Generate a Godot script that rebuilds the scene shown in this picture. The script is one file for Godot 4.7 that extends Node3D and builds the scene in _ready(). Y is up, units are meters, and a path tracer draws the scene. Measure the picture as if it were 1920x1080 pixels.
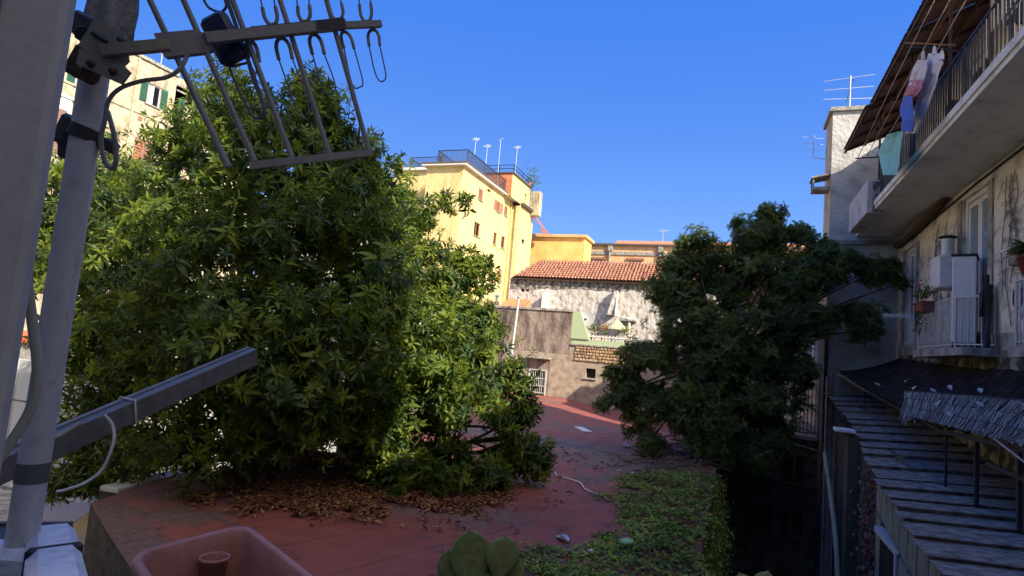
extends Node3D
# An old courtyard seen from a balcony. The eye is at the origin, y up; -z runs along the houses on the right.

var cam: Camera3D
var taken := {}
var rng := RandomNumberGenerator.new()
var M := {}

# ---------------------------------------------------------------- helpers
func at(x: float, y: float, d: float) -> Vector3:        # a pixel of the 1920 x 1080 photograph at a distance along the view
	return cam.transform * (Vector3((x - 960.0) / 1130.0, -(y - 540.0) / 1130.0, -1.0) * d)

func numbered(called: String, parent: Node) -> String:
	var key := str(parent.get_instance_id()) + "/" + called
	var n: int = taken.get(key, 0)
	taken[key] = n + 1
	return called if n == 0 else "%s_%03d" % [called, n]

func tag(o: Node, label := "", category := "", group := "", kind := "") -> Node:
	if label: o.set_meta("label", label)
	if category: o.set_meta("category", category)
	if group: o.set_meta("group", group)
	if kind: o.set_meta("kind", kind)
	return o

func thing(called: String, label: String, category: String, where := Vector3.ZERO, group := "") -> Node3D:
	var o := Node3D.new()
	o.name = numbered(called, self)
	add_child(o, true)
	o.position = where
	tag(o, label, category, group)
	return o

func put(called: String, mesh: Mesh, mat: Material, parent: Node = null, xf := Transform3D()) -> MeshInstance3D:
	var p: Node = parent if parent else self
	var o := MeshInstance3D.new()
	o.name = numbered(called, p)
	o.mesh = mesh
	o.material_override = mat
	o.transform = xf
	p.add_child(o, true)
	return o

func part(called: String, st: SurfaceTool, mat: Material, parent: Node = null) -> MeshInstance3D:
	st.generate_normals()
	var m := st.commit()
	var p: Node = parent if parent else self
	var o := put(called, m, mat, p)
	if parent and parent is Node3D:                       # shapes are given in world places; take the parents' places off again
		var q := Transform3D()
		var n: Node = parent
		while n and n != self:
			q = (n as Node3D).transform * q
			n = n.get_parent()
		o.transform = q.affine_inverse()
	return o

func mb() -> SurfaceTool:
	var st := SurfaceTool.new()
	st.begin(Mesh.PRIMITIVE_TRIANGLES)
	st.set_smooth_group(-1)
	return st

func tri(st: SurfaceTool, a: Vector3, b: Vector3, c: Vector3) -> void:   # anticlockwise seen from outside
	st.add_vertex(a); st.add_vertex(c); st.add_vertex(b)

func quad(st: SurfaceTool, a: Vector3, b: Vector3, c: Vector3, d: Vector3) -> void:
	tri(st, a, b, c); tri(st, a, c, d)

func tri_uv(st: SurfaceTool, p: Array, uv: Array) -> void:
	for i in [0, 2, 1]:
		st.set_uv(uv[i]); st.add_vertex(p[i])

func box(st: SurfaceTool, c: Vector3, s: Vector3, b := Basis()) -> void:
	var x := b.x * s.x * .5
	var y := b.y * s.y * .5
	var z := b.z * s.z * .5
	st.set_smooth_group(-1)
	quad(st, c - x - y + z, c + x - y + z, c + x + y + z, c - x + y + z)
	quad(st, c + x - y - z, c - x - y - z, c - x + y - z, c + x + y - z)
	quad(st, c + x - y + z, c + x - y - z, c + x + y - z, c + x + y + z)
	quad(st, c - x - y - z, c - x - y + z, c - x + y + z, c - x + y - z)
	quad(st, c - x + y + z, c + x + y + z, c + x + y - z, c - x + y - z)
	quad(st, c - x - y - z, c + x - y - z, c + x - y + z, c - x - y + z)

func bx(st: SurfaceTool, a: Vector3, b: Vector3) -> void:    # box between two corners
	box(st, (a + b) * .5, (b - a).abs())

func cbox(st: SurfaceTool, c: Vector3, s: Vector3, e: float, b := Basis()) -> void:   # box with chamfered edges
	var h := s * .5
	st.set_smooth_group(-1)
	var f := func(x: float, y: float, z: float) -> Vector3: return c + b * Vector3(x, y, z)
	for k in 3:
		for s1 in [-1.0, 1.0]:
			var n := Vector3(); n[k] = s1
			var u := Vector3(); u[(k + 1) % 3] = 1
			var v := Vector3(); v[(k + 2) % 3] = 1
			var hu: float = h[(k + 1) % 3] - e
			var hv: float = h[(k + 2) % 3] - e
			var o: Vector3 = n * h[k]
			var p := [o - u * hu - v * hv, o + u * hu - v * hv, o + u * hu + v * hv, o - u * hu + v * hv]
			for i in 4: p[i] = c + b * (p[i] as Vector3)
			if s1 > 0: quad(st, p[0], p[1], p[2], p[3])
			else: quad(st, p[3], p[2], p[1], p[0])
			for s2 in [-1.0, 1.0]:                      # the edge between face k and face k+1, along k+2
				var o2: Vector3 = n * h[k] + u * s2 * hu
				var o3: Vector3 = n * (h[k] - e) + u * s2 * h[(k + 1) % 3]
				var q := [o2 - v * hv, o3 - v * hv, o3 + v * hv, o2 + v * hv]
				for i in 4: q[i] = c + b * (q[i] as Vector3)
				if s1 * s2 > 0: quad(st, q[0], q[1], q[2], q[3])
				else: quad(st, q[3], q[2], q[1], q[0])
	for sx in [-1.0, 1.0]:
		for sy in [-1.0, 1.0]:
			for sz in [-1.0, 1.0]:
				var a: Vector3 = f.call(sx * h.x, sy * (h.y - e), sz * (h.z - e))
				var d: Vector3 = f.call(sx * (h.x - e), sy * h.y, sz * (h.z - e))
				var g: Vector3 = f.call(sx * (h.x - e), sy * (h.y - e), sz * h.z)
				if sx * sy * sz > 0: tri(st, a, d, g)
				else: tri(st, a, g, d)

func bar(st: SurfaceTool, a: Vector3, b: Vector3, w: float, h: float, up := Vector3.UP) -> void:
	var z := (b - a).normalized()
	if absf(z.dot(up)) > .98: up = Vector3.RIGHT
	var x := up.cross(z).normalized()
	box(st, (a + b) * .5, Vector3(w, h, a.distance_to(b)), Basis(x, z.cross(x), z))

func tube(st: SurfaceTool, p: Array, r: Variant, sides := 8, closed := false) -> void:
	var n := p.size()
	var rings := []
	var x := Vector3.ZERO
	for i in n:
		var t: Vector3 = (p[mini(i + 1, n - 1)] - p[maxi(i - 1, 0)])
		if t.length() < 1e-7: t = Vector3.UP
		t = t.normalized()
		if x == Vector3.ZERO:
			x = t.cross(Vector3.UP if absf(t.y) < .9 else Vector3.RIGHT).normalized()
		else:
			x = (x - t * x.dot(t)).normalized()
		var y := t.cross(x)
		var rr: float = (r[i] if r is Array else r)
		var ring := PackedVector3Array()
		for k in sides:
			var a := TAU * k / sides
			ring.append(p[i] + (x * cos(a) + y * sin(a)) * rr)
		rings.append(ring)
	st.set_smooth_group(1)
	for i in n - 1:
		for k in sides:
			var l := (k + 1) % sides
			quad(st, rings[i][k], rings[i][l], rings[i + 1][l], rings[i + 1][k])
	st.set_smooth_group(-1)
	for k in range(1, sides - 1):
		tri(st, rings[0][0], rings[0][k + 1], rings[0][k])
		tri(st, rings[n - 1][0], rings[n - 1][k], rings[n - 1][k + 1])

func curve(p: Array, n := 24) -> Array:                      # Catmull-Rom through the points
	var out := []
	var m := p.size() - 1
	for i in n + 1:
		var t := float(i) / n * m
		var k := mini(int(t), m - 1)
		var u := t - k
		var a: Vector3 = p[maxi(k - 1, 0)]
		var d: Vector3 = p[mini(k + 2, m)]
		out.append((p[k] as Vector3).cubic_interpolate(p[k + 1], a, d, u))
	return out

func slab(st: SurfaceTool, poly: Array, n: Vector3) -> void:  # a flat outline (anticlockwise seen from the side n points to), thickened by n
	var c := Vector3()
	for q in poly: c += q
	c /= poly.size()
	st.set_smooth_group(-1)
	for i in poly.size():
		var a: Vector3 = poly[i]
		var b: Vector3 = poly[(i + 1) % poly.size()]
		tri(st, c + n, a + n, b + n)
		tri(st, c, b, a)
		quad(st, a, b, b + n, a + n)

func lathe(st: SurfaceTool, prof: Array, o: Vector3, b := Basis(), sides := 20) -> void:   # prof: [radius, height]
	st.set_smooth_group(1)
	for i in prof.size() - 1:
		for k in sides:
			var a := TAU * k / sides
			var c := TAU * (k + 1) / sides
			var f := func(pr: Array, an: float) -> Vector3: return o + b * Vector3(cos(an) * pr[0], pr[1], -sin(an) * pr[0])
			quad(st, f.call(prof[i], a), f.call(prof[i], c), f.call(prof[i + 1], c), f.call(prof[i + 1], a))
	st.set_smooth_group(-1)

func facade(st: SurfaceTool, o: Vector3, u: Vector3, w: float, h: float, holes: Array, deep: float) -> void:
	# a wall in the plane through o, u to the right as seen from outside, with openings [x0, y0, x1, y1] and their reveals
	var v := Vector3.UP
	var n := u.cross(v)
	var xs := [0.0, w]
	var ys := [0.0, h]
	for q in holes:
		for i in [0, 2]:
			if not xs.has(q[i]): xs.append(q[i])
		for i in [1, 3]:
			if not ys.has(q[i]): ys.append(q[i])
	xs.sort(); ys.sort()
	st.set_smooth_group(-1)
	for i in xs.size() - 1:
		for j in ys.size() - 1:
			var mx: float = (xs[i] + xs[i + 1]) * .5
			var my: float = (ys[j] + ys[j + 1]) * .5
			var solid := true
			for q in holes:
				if mx > q[0] and mx < q[2] and my > q[1] and my < q[3]: solid = false
			if solid:
				quad(st, o + u * xs[i] + v * ys[j], o + u * xs[i + 1] + v * ys[j], o + u * xs[i + 1] + v * ys[j + 1], o + u * xs[i] + v * ys[j + 1])
	for q in holes:
		var a: Vector3 = o + u * q[0] + v * q[1]
		var b: Vector3 = o + u * q[2] + v * q[1]
		var c: Vector3 = o + u * q[2] + v * q[3]
		var d: Vector3 = o + u * q[0] + v * q[3]
		var k := -n * deep
		quad(st, a, a + k, b + k, b)
		quad(st, b, b + k, c + k, c)
		quad(st, c, c + k, d + k, d)
		quad(st, d, d + k, a + k, a)

func block(st: SurfaceTool, lo: Vector3, hi: Vector3, skip := "") -> void:   # walls and lid of a house; skip names the faces built otherwise
	st.set_smooth_group(-1)
	if not skip.contains("f"): quad(st, Vector3(lo.x, lo.y, hi.z), Vector3(hi.x, lo.y, hi.z), Vector3(hi.x, hi.y, hi.z), Vector3(lo.x, hi.y, hi.z))
	if not skip.contains("b"): quad(st, Vector3(hi.x, lo.y, lo.z), Vector3(lo.x, lo.y, lo.z), Vector3(lo.x, hi.y, lo.z), Vector3(hi.x, hi.y, lo.z))
	if not skip.contains("r"): quad(st, Vector3(hi.x, lo.y, hi.z), Vector3(hi.x, lo.y, lo.z), Vector3(hi.x, hi.y, lo.z), Vector3(hi.x, hi.y, hi.z))
	if not skip.contains("l"): quad(st, Vector3(lo.x, lo.y, lo.z), Vector3(lo.x, lo.y, hi.z), Vector3(lo.x, hi.y, hi.z), Vector3(lo.x, hi.y, lo.z))
	if not skip.contains("t"): quad(st, Vector3(lo.x, hi.y, hi.z), Vector3(hi.x, hi.y, hi.z), Vector3(hi.x, hi.y, lo.z), Vector3(lo.x, hi.y, lo.z))

# ---------------------------------------------------------------- materials
func lin(r: float, g: float, b: float) -> Color:
	return Color(r, g, b).linear_to_srgb()

func mat(called: String, c: Color, rough := .8, metal := 0.0) -> StandardMaterial3D:
	var m := StandardMaterial3D.new()
	m.resource_name = called
	m.albedo_color = c
	m.roughness = rough
	m.metallic = metal
	M[called] = m
	return m

func noise(freq: float, octaves := 5, sd := 1, kind := FastNoiseLite.TYPE_SIMPLEX_SMOOTH) -> FastNoiseLite:
	var n := FastNoiseLite.new()
	n.noise_type = kind
	n.frequency = freq
	n.fractal_octaves = octaves
	n.seed = sd
	return n

func ramp_tex(stops: Array, freq: float, sd := 1, octaves := 5, size := 512, kind := FastNoiseLite.TYPE_SIMPLEX_SMOOTH) -> NoiseTexture2D:
	var g := Gradient.new()
	var off := PackedFloat32Array()
	var col := PackedColorArray()
	for s in stops:
		off.append(s[0]); col.append(s[1])
	g.offsets = off
	g.colors = col
	var t := NoiseTexture2D.new()
	t.width = size; t.height = size
	t.seamless = true
	t.color_ramp = g
	t.noise = noise(freq, octaves, sd, kind)
	return t

func bump_tex(freq: float, sd := 1, strength := 4.0, octaves := 5) -> NoiseTexture2D:
	var t := NoiseTexture2D.new()
	t.width = 512; t.height = 512
	t.seamless = true
	t.as_normal_map = true
	t.bump_strength = strength
	t.noise = noise(freq, octaves, sd)
	return t

func rough_wall(called: String, stops: Array, metres: float, sd: int, rough := .9, freq := .012, bump: Texture2D = null, nscale := .6, stretch := 1.0) -> StandardMaterial3D:
	var m := mat(called, Color.WHITE, rough)
	m.albedo_texture = ramp_tex(stops, freq, sd)
	m.uv1_triplanar = true
	m.uv1_world_triplanar = true
	m.uv1_scale = Vector3(1 / metres, stretch / metres, 1 / metres)
	m.normal_enabled = bump != null
	if bump:
		m.normal_texture = bump
		m.normal_scale = nscale
	return m

func make_materials() -> void:
	var fine := bump_tex(.05, 3, 5.0)
	var coarse := bump_tex(.02, 7, 9.0, 6)
	# plaster walls
	rough_wall("yellow_plaster", [[0.0, lin(.4, .31, .15)], [.2, lin(.55, .42, .185)], [.4, lin(.65, .505, .225)], [.7, lin(.69, .55, .26)], [1.0, lin(.63, .52, .28)]], 6, 11, .9, .012, fine, .25, .3)
	rough_wall("ochre_plaster", [[0.0, lin(.62, .36, .11)], [.5, lin(.72, .45, .15)], [1.0, lin(.74, .50, .2)]], 6, 12, .9, .008, fine, .25)
	rough_wall("peach_plaster", [[0.0, lin(.55, .3, .13)], [.5, lin(.66, .40, .2)], [1.0, lin(.7, .46, .26)]], 6, 13, .9, .008, fine, .3)
	rough_wall("brick_red_plaster", [[0.0, lin(.45, .14, .06)], [.5, lin(.55, .2, .09)], [1.0, lin(.6, .26, .13)]], 3, 14, .9, .01, fine, .3)
	rough_wall("cream_plaster", [[0.0, lin(.17, .135, .1)], [.3, lin(.32, .27, .195)], [.52, lin(.45, .385, .28)], [.75, lin(.5, .43, .325)], [1.0, lin(.33, .27, .19)]], 5, 15, .92, .012, fine, .5, .55)
	rough_wall("white_plaster", [[0.0, lin(.14, .12, .105)], [.25, lin(.32, .285, .25)], [.45, lin(.5, .46, .42)], [.75, lin(.58, .54, .5)], [1.0, lin(.44, .4, .36)]], 4, 16, .92, .016, coarse, .5, .6)
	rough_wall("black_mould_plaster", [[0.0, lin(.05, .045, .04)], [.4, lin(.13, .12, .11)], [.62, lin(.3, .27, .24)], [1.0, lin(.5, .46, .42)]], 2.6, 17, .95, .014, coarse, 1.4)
	rough_wall("brown_render", [[0.0, lin(.09, .065, .055)], [.35, lin(.16, .12, .1)], [.6, lin(.25, .195, .16)], [1.0, lin(.33, .27, .22)]], 3.2, 18, .93, .012, fine, .5, .28)
	rough_wall("tan_render", [[0.0, lin(.2, .15, .11)], [.4, lin(.31, .25, .19)], [1.0, lin(.42, .35, .28)]], 3, 19, .93, .01, fine, .5)
	rough_wall("facade_plaster", [[0.0, lin(.3, .27, .215)], [.25, lin(.5, .455, .38)], [.5, lin(.66, .61, .52)], [.8, lin(.72, .67, .575)], [1.0, lin(.55, .5, .42)]], 3.4, 20, .92, .01, fine, .6)
	rough_wall("wing_plaster", [[0.0, lin(.26, .26, .25)], [.4, lin(.48, .47, .45)], [1.0, lin(.58, .57, .55)]], 4, 21, .92, .009, fine, .4)
	rough_wall("concrete", [[0.0, lin(.12, .115, .1)], [.4, lin(.25, .24, .215)], [.7, lin(.34, .33, .3)], [1.0, lin(.4, .39, .36)]], 2.5, 22, .93, .012, fine, .6)
	rough_wall("slab_paint", [[0.0, lin(.52, .5, .43)], [.4, lin(.7, .685, .61)], [1.0, lin(.76, .745, .68)]], 2.5, 23, .9, .01, fine, .4)
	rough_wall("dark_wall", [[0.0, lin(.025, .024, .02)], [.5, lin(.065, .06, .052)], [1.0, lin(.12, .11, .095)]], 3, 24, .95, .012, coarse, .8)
	rough_wall("soil", [[0.0, lin(.012, .011, .008)], [.5, lin(.03, .026, .02)], [1.0, lin(.06, .05, .038)]], 4, 25, .98, .015, coarse, 1.2)
	rough_wall("tuff", [[0.0, lin(.24, .16, .1)], [.5, lin(.38, .27, .18)], [1.0, lin(.5, .38, .27)]], 1.6, 26, .95, .03, coarse, 1.2)
	rough_wall("terracotta_tile", [[0.0, lin(.2, .085, .05)], [.35, lin(.32, .135, .085)], [.65, lin(.4, .18, .12)], [1.0, lin(.42, .24, .17)]], 1.8, 27, .85, .03, fine, .4)
	rough_wall("shed_sheet", [[0.0, lin(.08, .062, .05)], [.35, lin(.2, .165, .14)], [.65, lin(.3, .255, .22)], [1.0, lin(.42, .37, .33)]], 1.5, 28, .85, .014, fine, .35)
	rough_wall("tar_sheet", [[0.0, lin(.008, .007, .007)], [.5, lin(.024, .02, .02)], [.8, lin(.05, .042, .04)], [1.0, lin(.085, .075, .07)]], 2.0, 29, .8, .014, coarse, .8)
	rough_wall("canopy_sheet", [[0.0, lin(.16, .065, .042)], [.5, lin(.24, .1, .066)], [1.0, lin(.32, .15, .1)]], 2.0, 30, .6, .012, fine, .3)
	rough_wall("panel_paint", [[0.0, lin(.13, .13, .09)], [.5, lin(.24, .245, .18)], [1.0, lin(.31, .31, .24)]], 1.6, 31, .75, .014, fine, .35)
	rough_wall("rust", [[0.0, lin(.03, .018, .012)], [.5, lin(.09, .045, .025)], [1.0, lin(.17, .085, .045)]], .5, 32, .85, .02, fine, .5)
	rough_wall("bark", [[0.0, lin(.03, .024, .018)], [.5, lin(.075, .062, .05)], [1.0, lin(.14, .12, .1)]], .9, 33, .95, .03, coarse, 1.4)
	M.shed_sheet.metallic_specular = .15
	M.tar_sheet.metallic_specular = .15
	# metal, plastic, cloth near the eye
	var galv := rough_wall("galvanised", [[0.0, lin(.42, .42, .41)], [.35, lin(.55, .55, .54)], [.8, lin(.6, .6, .59)], [1.0, lin(.34, .31, .27)]], .16, 34, .45, .012, fine, .2, .4)
	galv.metallic = .12
	var zinc := rough_wall("zinc_clamp", [[0.0, lin(.2, .185, .12)], [.5, lin(.28, .265, .18)], [1.0, lin(.36, .34, .24)]], .3, 35, .55, .012, fine, .1)
	zinc.metallic = .2
	var ant := rough_wall("antenna_metal", [[0.0, lin(.2, .195, .19)], [1.0, lin(.3, .295, .29)]], .2, 36, .5, .02, fine, .1)
	ant.metallic = .15
	mat("antenna_plastic", lin(.24, .225, .215), .55)
	mat("dark_sleeve", lin(.045, .042, .045), .5)
	mat("navy_plastic", lin(.012, .022, .06), .35)
	mat("wire_metal", lin(.09, .1, .14), .4, .5)
	mat("cable_grey", lin(.24, .225, .19), .55)
	mat("cable_cream", lin(.36, .34, .25), .55)
	mat("cable_white", lin(.62, .6, .52), .6)
	mat("tape_black", lin(.02, .02, .022), .55)
	rough_wall("frame_paint", [[0.0, lin(.4, .4, .4)], [.4, lin(.47, .465, .455)], [1.0, lin(.52, .515, .5)]], .5, 37, .5, .02, fine, .12)
	rough_wall("white_wrap", [[0.0, lin(.4, .4, .4)], [.2, lin(.62, .62, .63)], [.5, lin(.72, .73, .75)], [1.0, lin(.78, .79, .81)]], .35, 38, .5, .016, fine, .5)
	var al := rough_wall("aluminium", [[0.0, lin(.1, .095, .085)], [.5, lin(.16, .15, .135)], [1.0, lin(.21, .2, .18)]], .6, 39, .5, .02, fine, .15, 1.0)
	al.metallic = .15
	rough_wall("planter_plastic", [[0.0, lin(.36, .15, .11)], [.5, lin(.47, .21, .16)], [1.0, lin(.53, .25, .2)]], .5, 40, .6, .014, fine, .2)
	mat("pot_red", lin(.2, .045, .03), .6)
	mat("potting_soil", lin(.02, .014, .01), 1.0)
	mat("iron_black", lin(.018, .018, .022), .5)
	mat("iron_white", lin(.5, .5, .48), .5)
	mat("white_paint", lin(.68, .68, .67), .5)
	mat("pvc_white", lin(.7, .71, .73), .35)
	rough_wall("cabinet_white", [[0.0, lin(.6, .6, .58)], [.5, lin(.72, .71, .69)], [1.0, lin(.76, .76, .74)]], 1.2, 41, .55, .012, fine, .12)
	mat("green_paint", lin(.03, .11, .075), .6)
	mat("brown_shutter", lin(.3, .13, .08), .7)
	mat("grey_curtain", lin(.34, .34, .36), .8)
	mat("dark_opening", lin(.014, .013, .013), .9)
	mat("roof_felt", lin(.1, .085, .075), .9)
	mat("wood_pole", lin(.3, .15, .075), .8)
	mat("cord", lin(.45, .4, .34), .9)
	mat("reed", Color.WHITE, .8)
	M.reed.vertex_color_use_as_albedo = true
	mat("litter", Color.WHITE, .8)
	M.litter.vertex_color_use_as_albedo = true
	mat("paper_white", lin(.55, .55, .57), .8)
	mat("scrap_tin", lin(.5, .5, .52), .4, .6)
	var gl := mat("glass", Color(.55, .62, .7, .22), .05)
	gl.transparency = BaseMaterial3D.TRANSPARENCY_ALPHA
	mat("blue_glass", lin(.2, .28, .36), .08)
	mat("orange_cloth", lin(.5, .1, .04), .9)
	for k in [["cloth_white", lin(.7, .7, .76)], ["cloth_pink", lin(.5, .2, .26)], ["cloth_blue", lin(.11, .19, .56)], ["cloth_teal", lin(.26, .58, .53)], ["cloth_cream", lin(.5, .46, .38)]]:
		var c := mat(k[0], k[1], .95)
		c.backlight_enabled = true
		c.backlight = (k[1] as Color) * .5
	# leaves
	for k in [["ficus", lin(.056, .09, .015), .46, .27], ["ficus_pale", lin(.105, .135, .018), .5, .44], ["ficus_dark", lin(.026, .05, .013), .42, .12], ["locust", lin(.042, .064, .02), .55, .18], ["locust_pale", lin(.07, .095, .026), .55, .22], ["locust_dark", lin(.025, .04, .013), .55, .12], ["ivy", lin(.125, .17, .034), .65, .16], ["succulent", lin(.2, .24, .08), .45, .05]]:
		var l := mat(k[0], k[1], k[2])
		l.metallic_specular = .32
		l.backlight_enabled = true                                        # light that passes through a leaf is yellow green
		l.backlight = Color(.78 * k[3], k[3], .1 * k[3]).linear_to_srgb()
	M.succulent.albedo_color = Color.WHITE
	M.succulent.albedo_texture = ramp_tex([[0.0, lin(.13, .15, .05)], [.5, lin(.2, .24, .08)], [.8, lin(.26, .29, .11)], [1.0, lin(.3, .24, .12)]], .02, 47)
	M.succulent.uv1_triplanar = true
	M.succulent.uv1_world_triplanar = true
	M.succulent.uv1_scale = Vector3.ONE * 9
	var l2: StandardMaterial3D = M.ivy.duplicate()
	l2.vertex_color_use_as_albedo = true
	M.ivy_mass = l2

# ---------------------------------------------------------------- the scene
func _ready() -> void:
	rng.seed = 5
	cam = Camera3D.new()
	cam.name = "camera"
	cam.fov = 2 * rad_to_deg(atan(540.0 / 1130.0))
	cam.near = .05
	cam.far = 400
	cam.transform = Transform3D(Basis(Vector3.UP, deg_to_rad(20.6)) * Basis(Vector3.RIGHT, deg_to_rad(5.5)) * Basis(Vector3.BACK, deg_to_rad(4.8)), Vector3.ZERO)
	add_child(cam)
	cam.current = true

	var env := Environment.new()
	env.background_mode = Environment.BG_SKY
	var sm := ProceduralSkyMaterial.new()
	sm.sky_top_color = lin(.0245, .108, .43)
	sm.sky_horizon_color = lin(.24, .43, .68)
	sm.sky_curve = .132
	sm.ground_horizon_color = Color(.5, .47, .43)
	sm.ground_bottom_color = Color(.4, .38, .35)
	sm.sun_angle_max = 80
	sm.sun_curve = .62
	var sky := Sky.new()
	sky.sky_material = sm
	env.sky = sky
	env.background_energy_multiplier = 1.0
	env.tonemap_mode = Environment.TONE_MAPPER_LINEAR
	env.tonemap_exposure = 2.02
	env.sdfgi_enabled = true
	env.ssao_enabled = true
	env.ssil_enabled = true
	var we := WorldEnvironment.new()
	we.name = "world_environment"
	we.environment = env
	add_child(we)

	var sun := DirectionalLight3D.new()
	sun.name = "sun"
	sun.light_energy = 1.5
	sun.light_color = Color(1, .95, .86)
	sun.light_angular_distance = .5
	sun.shadow_enabled = true
	sun.look_at_from_position(Vector3(.88, .68, .475) * 50, Vector3.ZERO)
	add_child(sun)

	make_materials()
	build_ground()
	build_terrace()
	build_back_wall()
	build_tile_house()
	build_yellow_house()
	build_far_houses()
	build_left_house()
	build_right_house()
	build_wing()
	build_upper_balcony()
	build_lower_balcony()
	build_shed()
	build_pit()
	build_left_yard()
	build_ficus()
	build_locust()
	build_ivy_and_litter()
	build_terrace_things()
	build_laundry()
	build_frame_and_pole()
	build_antenna()
	build_foreground()

func structure(called: String, st: SurfaceTool, m: Material) -> MeshInstance3D:
	var o := part(called, st, m)
	o.set_meta("kind", "structure")
	return o

# ---------------------------------------------------------------- ground and terrace
func build_ground() -> void:
	var st := mb()
	quad(st, Vector3(-200, -9, 60), Vector3(120, -9, 60), Vector3(120, -9, -260), Vector3(-200, -9, -260))
	structure("ground", st, M.concrete)

func terrace_left(z: float) -> float:
	var k := [[-2.04, -.35], [-6.0, -8.1], [-7.5, -8.6], [-11.4, -8.0], [-20.0, -9.4], [-33.0, -13.2]]
	for i in k.size() - 1:
		if z <= k[i][0] and z >= k[i + 1][0]:
			return lerpf(k[i][1], k[i + 1][1], (z - k[i][0]) / (k[i + 1][0] - k[i][0]))
	return -13.2

func terrace_y(x: float, z: float) -> float:
	return -2.6 - .13 * maxf(0, x + 8.7) * smoothstep(-21.0, -31.0, z) - .03 * smoothstep(-15.0, -17.5, z)

func seg_dist(p: Vector2, a: Vector2, b: Vector2) -> float:
	return p.distance_to(Geometry2D.get_closest_point_to_segment(p, a, b))

func build_terrace() -> void:
	# red oxide paint worn through to grey screed, with damp stains where water stands
	var w := 768
	var h := 1536
	var n1 := noise(.16, 5, 51)
	var n2 := noise(1.3, 4, 52)
	var n3 := noise(5.0, 3, 53)
	var data := PackedByteArray()
	data.resize(w * h * 3)
	var arc := [Vector2(-9, -16.4), Vector2(-6.2, -17.3), Vector2(-4.4, -17.0), Vector2(-3.0, -16.2), Vector2(-.3, -14.6)]
	for j in h:
		var z := -2.0 - 32.0 * j / h
		for i in w:
			var x := -14.0 + 14.0 * i / w
			var a := n1.get_noise_2d(x, z)
			var b := n2.get_noise_2d(x, z)
			var c := n3.get_noise_2d(x * 1.0, z * 2.5)
			var p := Vector2(x, z)
			var d := 1e3
			for k in 4: d = minf(d, seg_dist(p, arc[k], arc[k + 1]))
			var grey := smoothstep(.16, .42, a + .45 * b + .2 * c) * .75
			grey = maxf(grey, (1.0 - smoothstep(.25, 1.5, d + b * .9 + c * .3)) * .9)
			var dl := seg_dist(p, Vector2(-8.0, -7.2), Vector2(-3.2, -8.9))          # damp rim under the tree
			grey = maxf(grey, (1.0 - smoothstep(.1, .9, dl + b * .8)) * .7)
			var black := (1.0 - smoothstep(.0, .35, d + b * .5)) * .5
			black = maxf(black, smoothstep(.1, .6, b + c * .7) * smoothstep(-2.6, -1.2, x) * .6)
			var red := Color(.29, .08, .06).lerp(Color(.215, .062, .048), clampf(.5 + b + c * .5, 0, 1))
			red = red.lerp(Color(.33, .115, .09), clampf(a * .8 + c * .2, 0, 1))
			var g := Color(.145, .14, .128).lerp(Color(.075, .072, .064), clampf(.5 + c, 0, 1))
			var col := red.lerp(g, grey * (.85 + .3 * c)).lerp(Color(.03, .03, .025), clampf(black, 0, 1))
			col = col.linear_to_srgb()
			var sx := absf(fposmod(x * .93 + z * .36 + b * .03, 1.05) - .525)
			if sx < .012 + .006 * c and a > -.3: col = col.lerp(Color(.2, .12, .12), .4)
			if absf(n2.get_noise_2d(x * .55 + 40.0, z * .55)) < .012 and a + b > .05: col = col.lerp(Color(.13, .09, .09), .55)
			if n3.get_noise_2d(x * 3.0, z * 3.0) > .52: col = col.lerp(Color(.34, .3, .29), .35)
			var o := (j * w + i) * 3
			data[o] = int(clampf(col.r, 0, 1) * 255); data[o + 1] = int(clampf(col.g, 0, 1) * 255); data[o + 2] = int(clampf(col.b, 0, 1) * 255)
	var m := mat("terrace_paint", Color.WHITE, .75)
	m.albedo_texture = ImageTexture.create_from_image(Image.create_from_data(w, h, false, Image.FORMAT_RGB8, data))
	m.normal_enabled = true
	m.normal_texture = bump_tex(.03, 54, 5.0)
	m.normal_scale = .35
	var st := mb()
	st.set_smooth_group(1)
	var nb := noise(.5, 3, 55)
	var rows := 70
	var cols := 26
	var g := []
	for j in rows + 1:
		var z := lerpf(-2.04, -33.0, pow(float(j) / rows, 1.0))
		var r := []
		for i in cols + 1:
			var x := lerpf(terrace_left(z), -.3, float(i) / cols)
			r.append(Vector3(x, terrace_y(x, z) + nb.get_noise_2d(x, z) * .012, z))
		g.append(r)
	var uv := func(p: Vector3) -> Vector2: return Vector2((p.x + 14) / 14, (-2 - p.z) / 32)
	for j in rows:
		for i in cols:
			var a: Vector3 = g[j][i]
			var b: Vector3 = g[j][i + 1]
			var c: Vector3 = g[j + 1][i + 1]
			var d: Vector3 = g[j + 1][i]
			tri_uv(st, [a, b, c], [uv.call(a), uv.call(b), uv.call(c)])
			tri_uv(st, [a, c, d], [uv.call(a), uv.call(c), uv.call(d)])
	st.generate_tangents() if false else null
	structure("terrace_floor", st, m)
	st = mb()
	for j in rows:                                                        # the walls below its edges
		for side in [0, cols]:
			var a: Vector3 = g[j][side]
			var b: Vector3 = g[j + 1][side]
			var dn := Vector3(0, -6.4, 0)
			if side: quad(st, a + dn, b + dn, b, a)
			else: quad(st, b + dn, a + dn, a, b)
	structure("terrace_walls", st, M.dark_wall)

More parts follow.
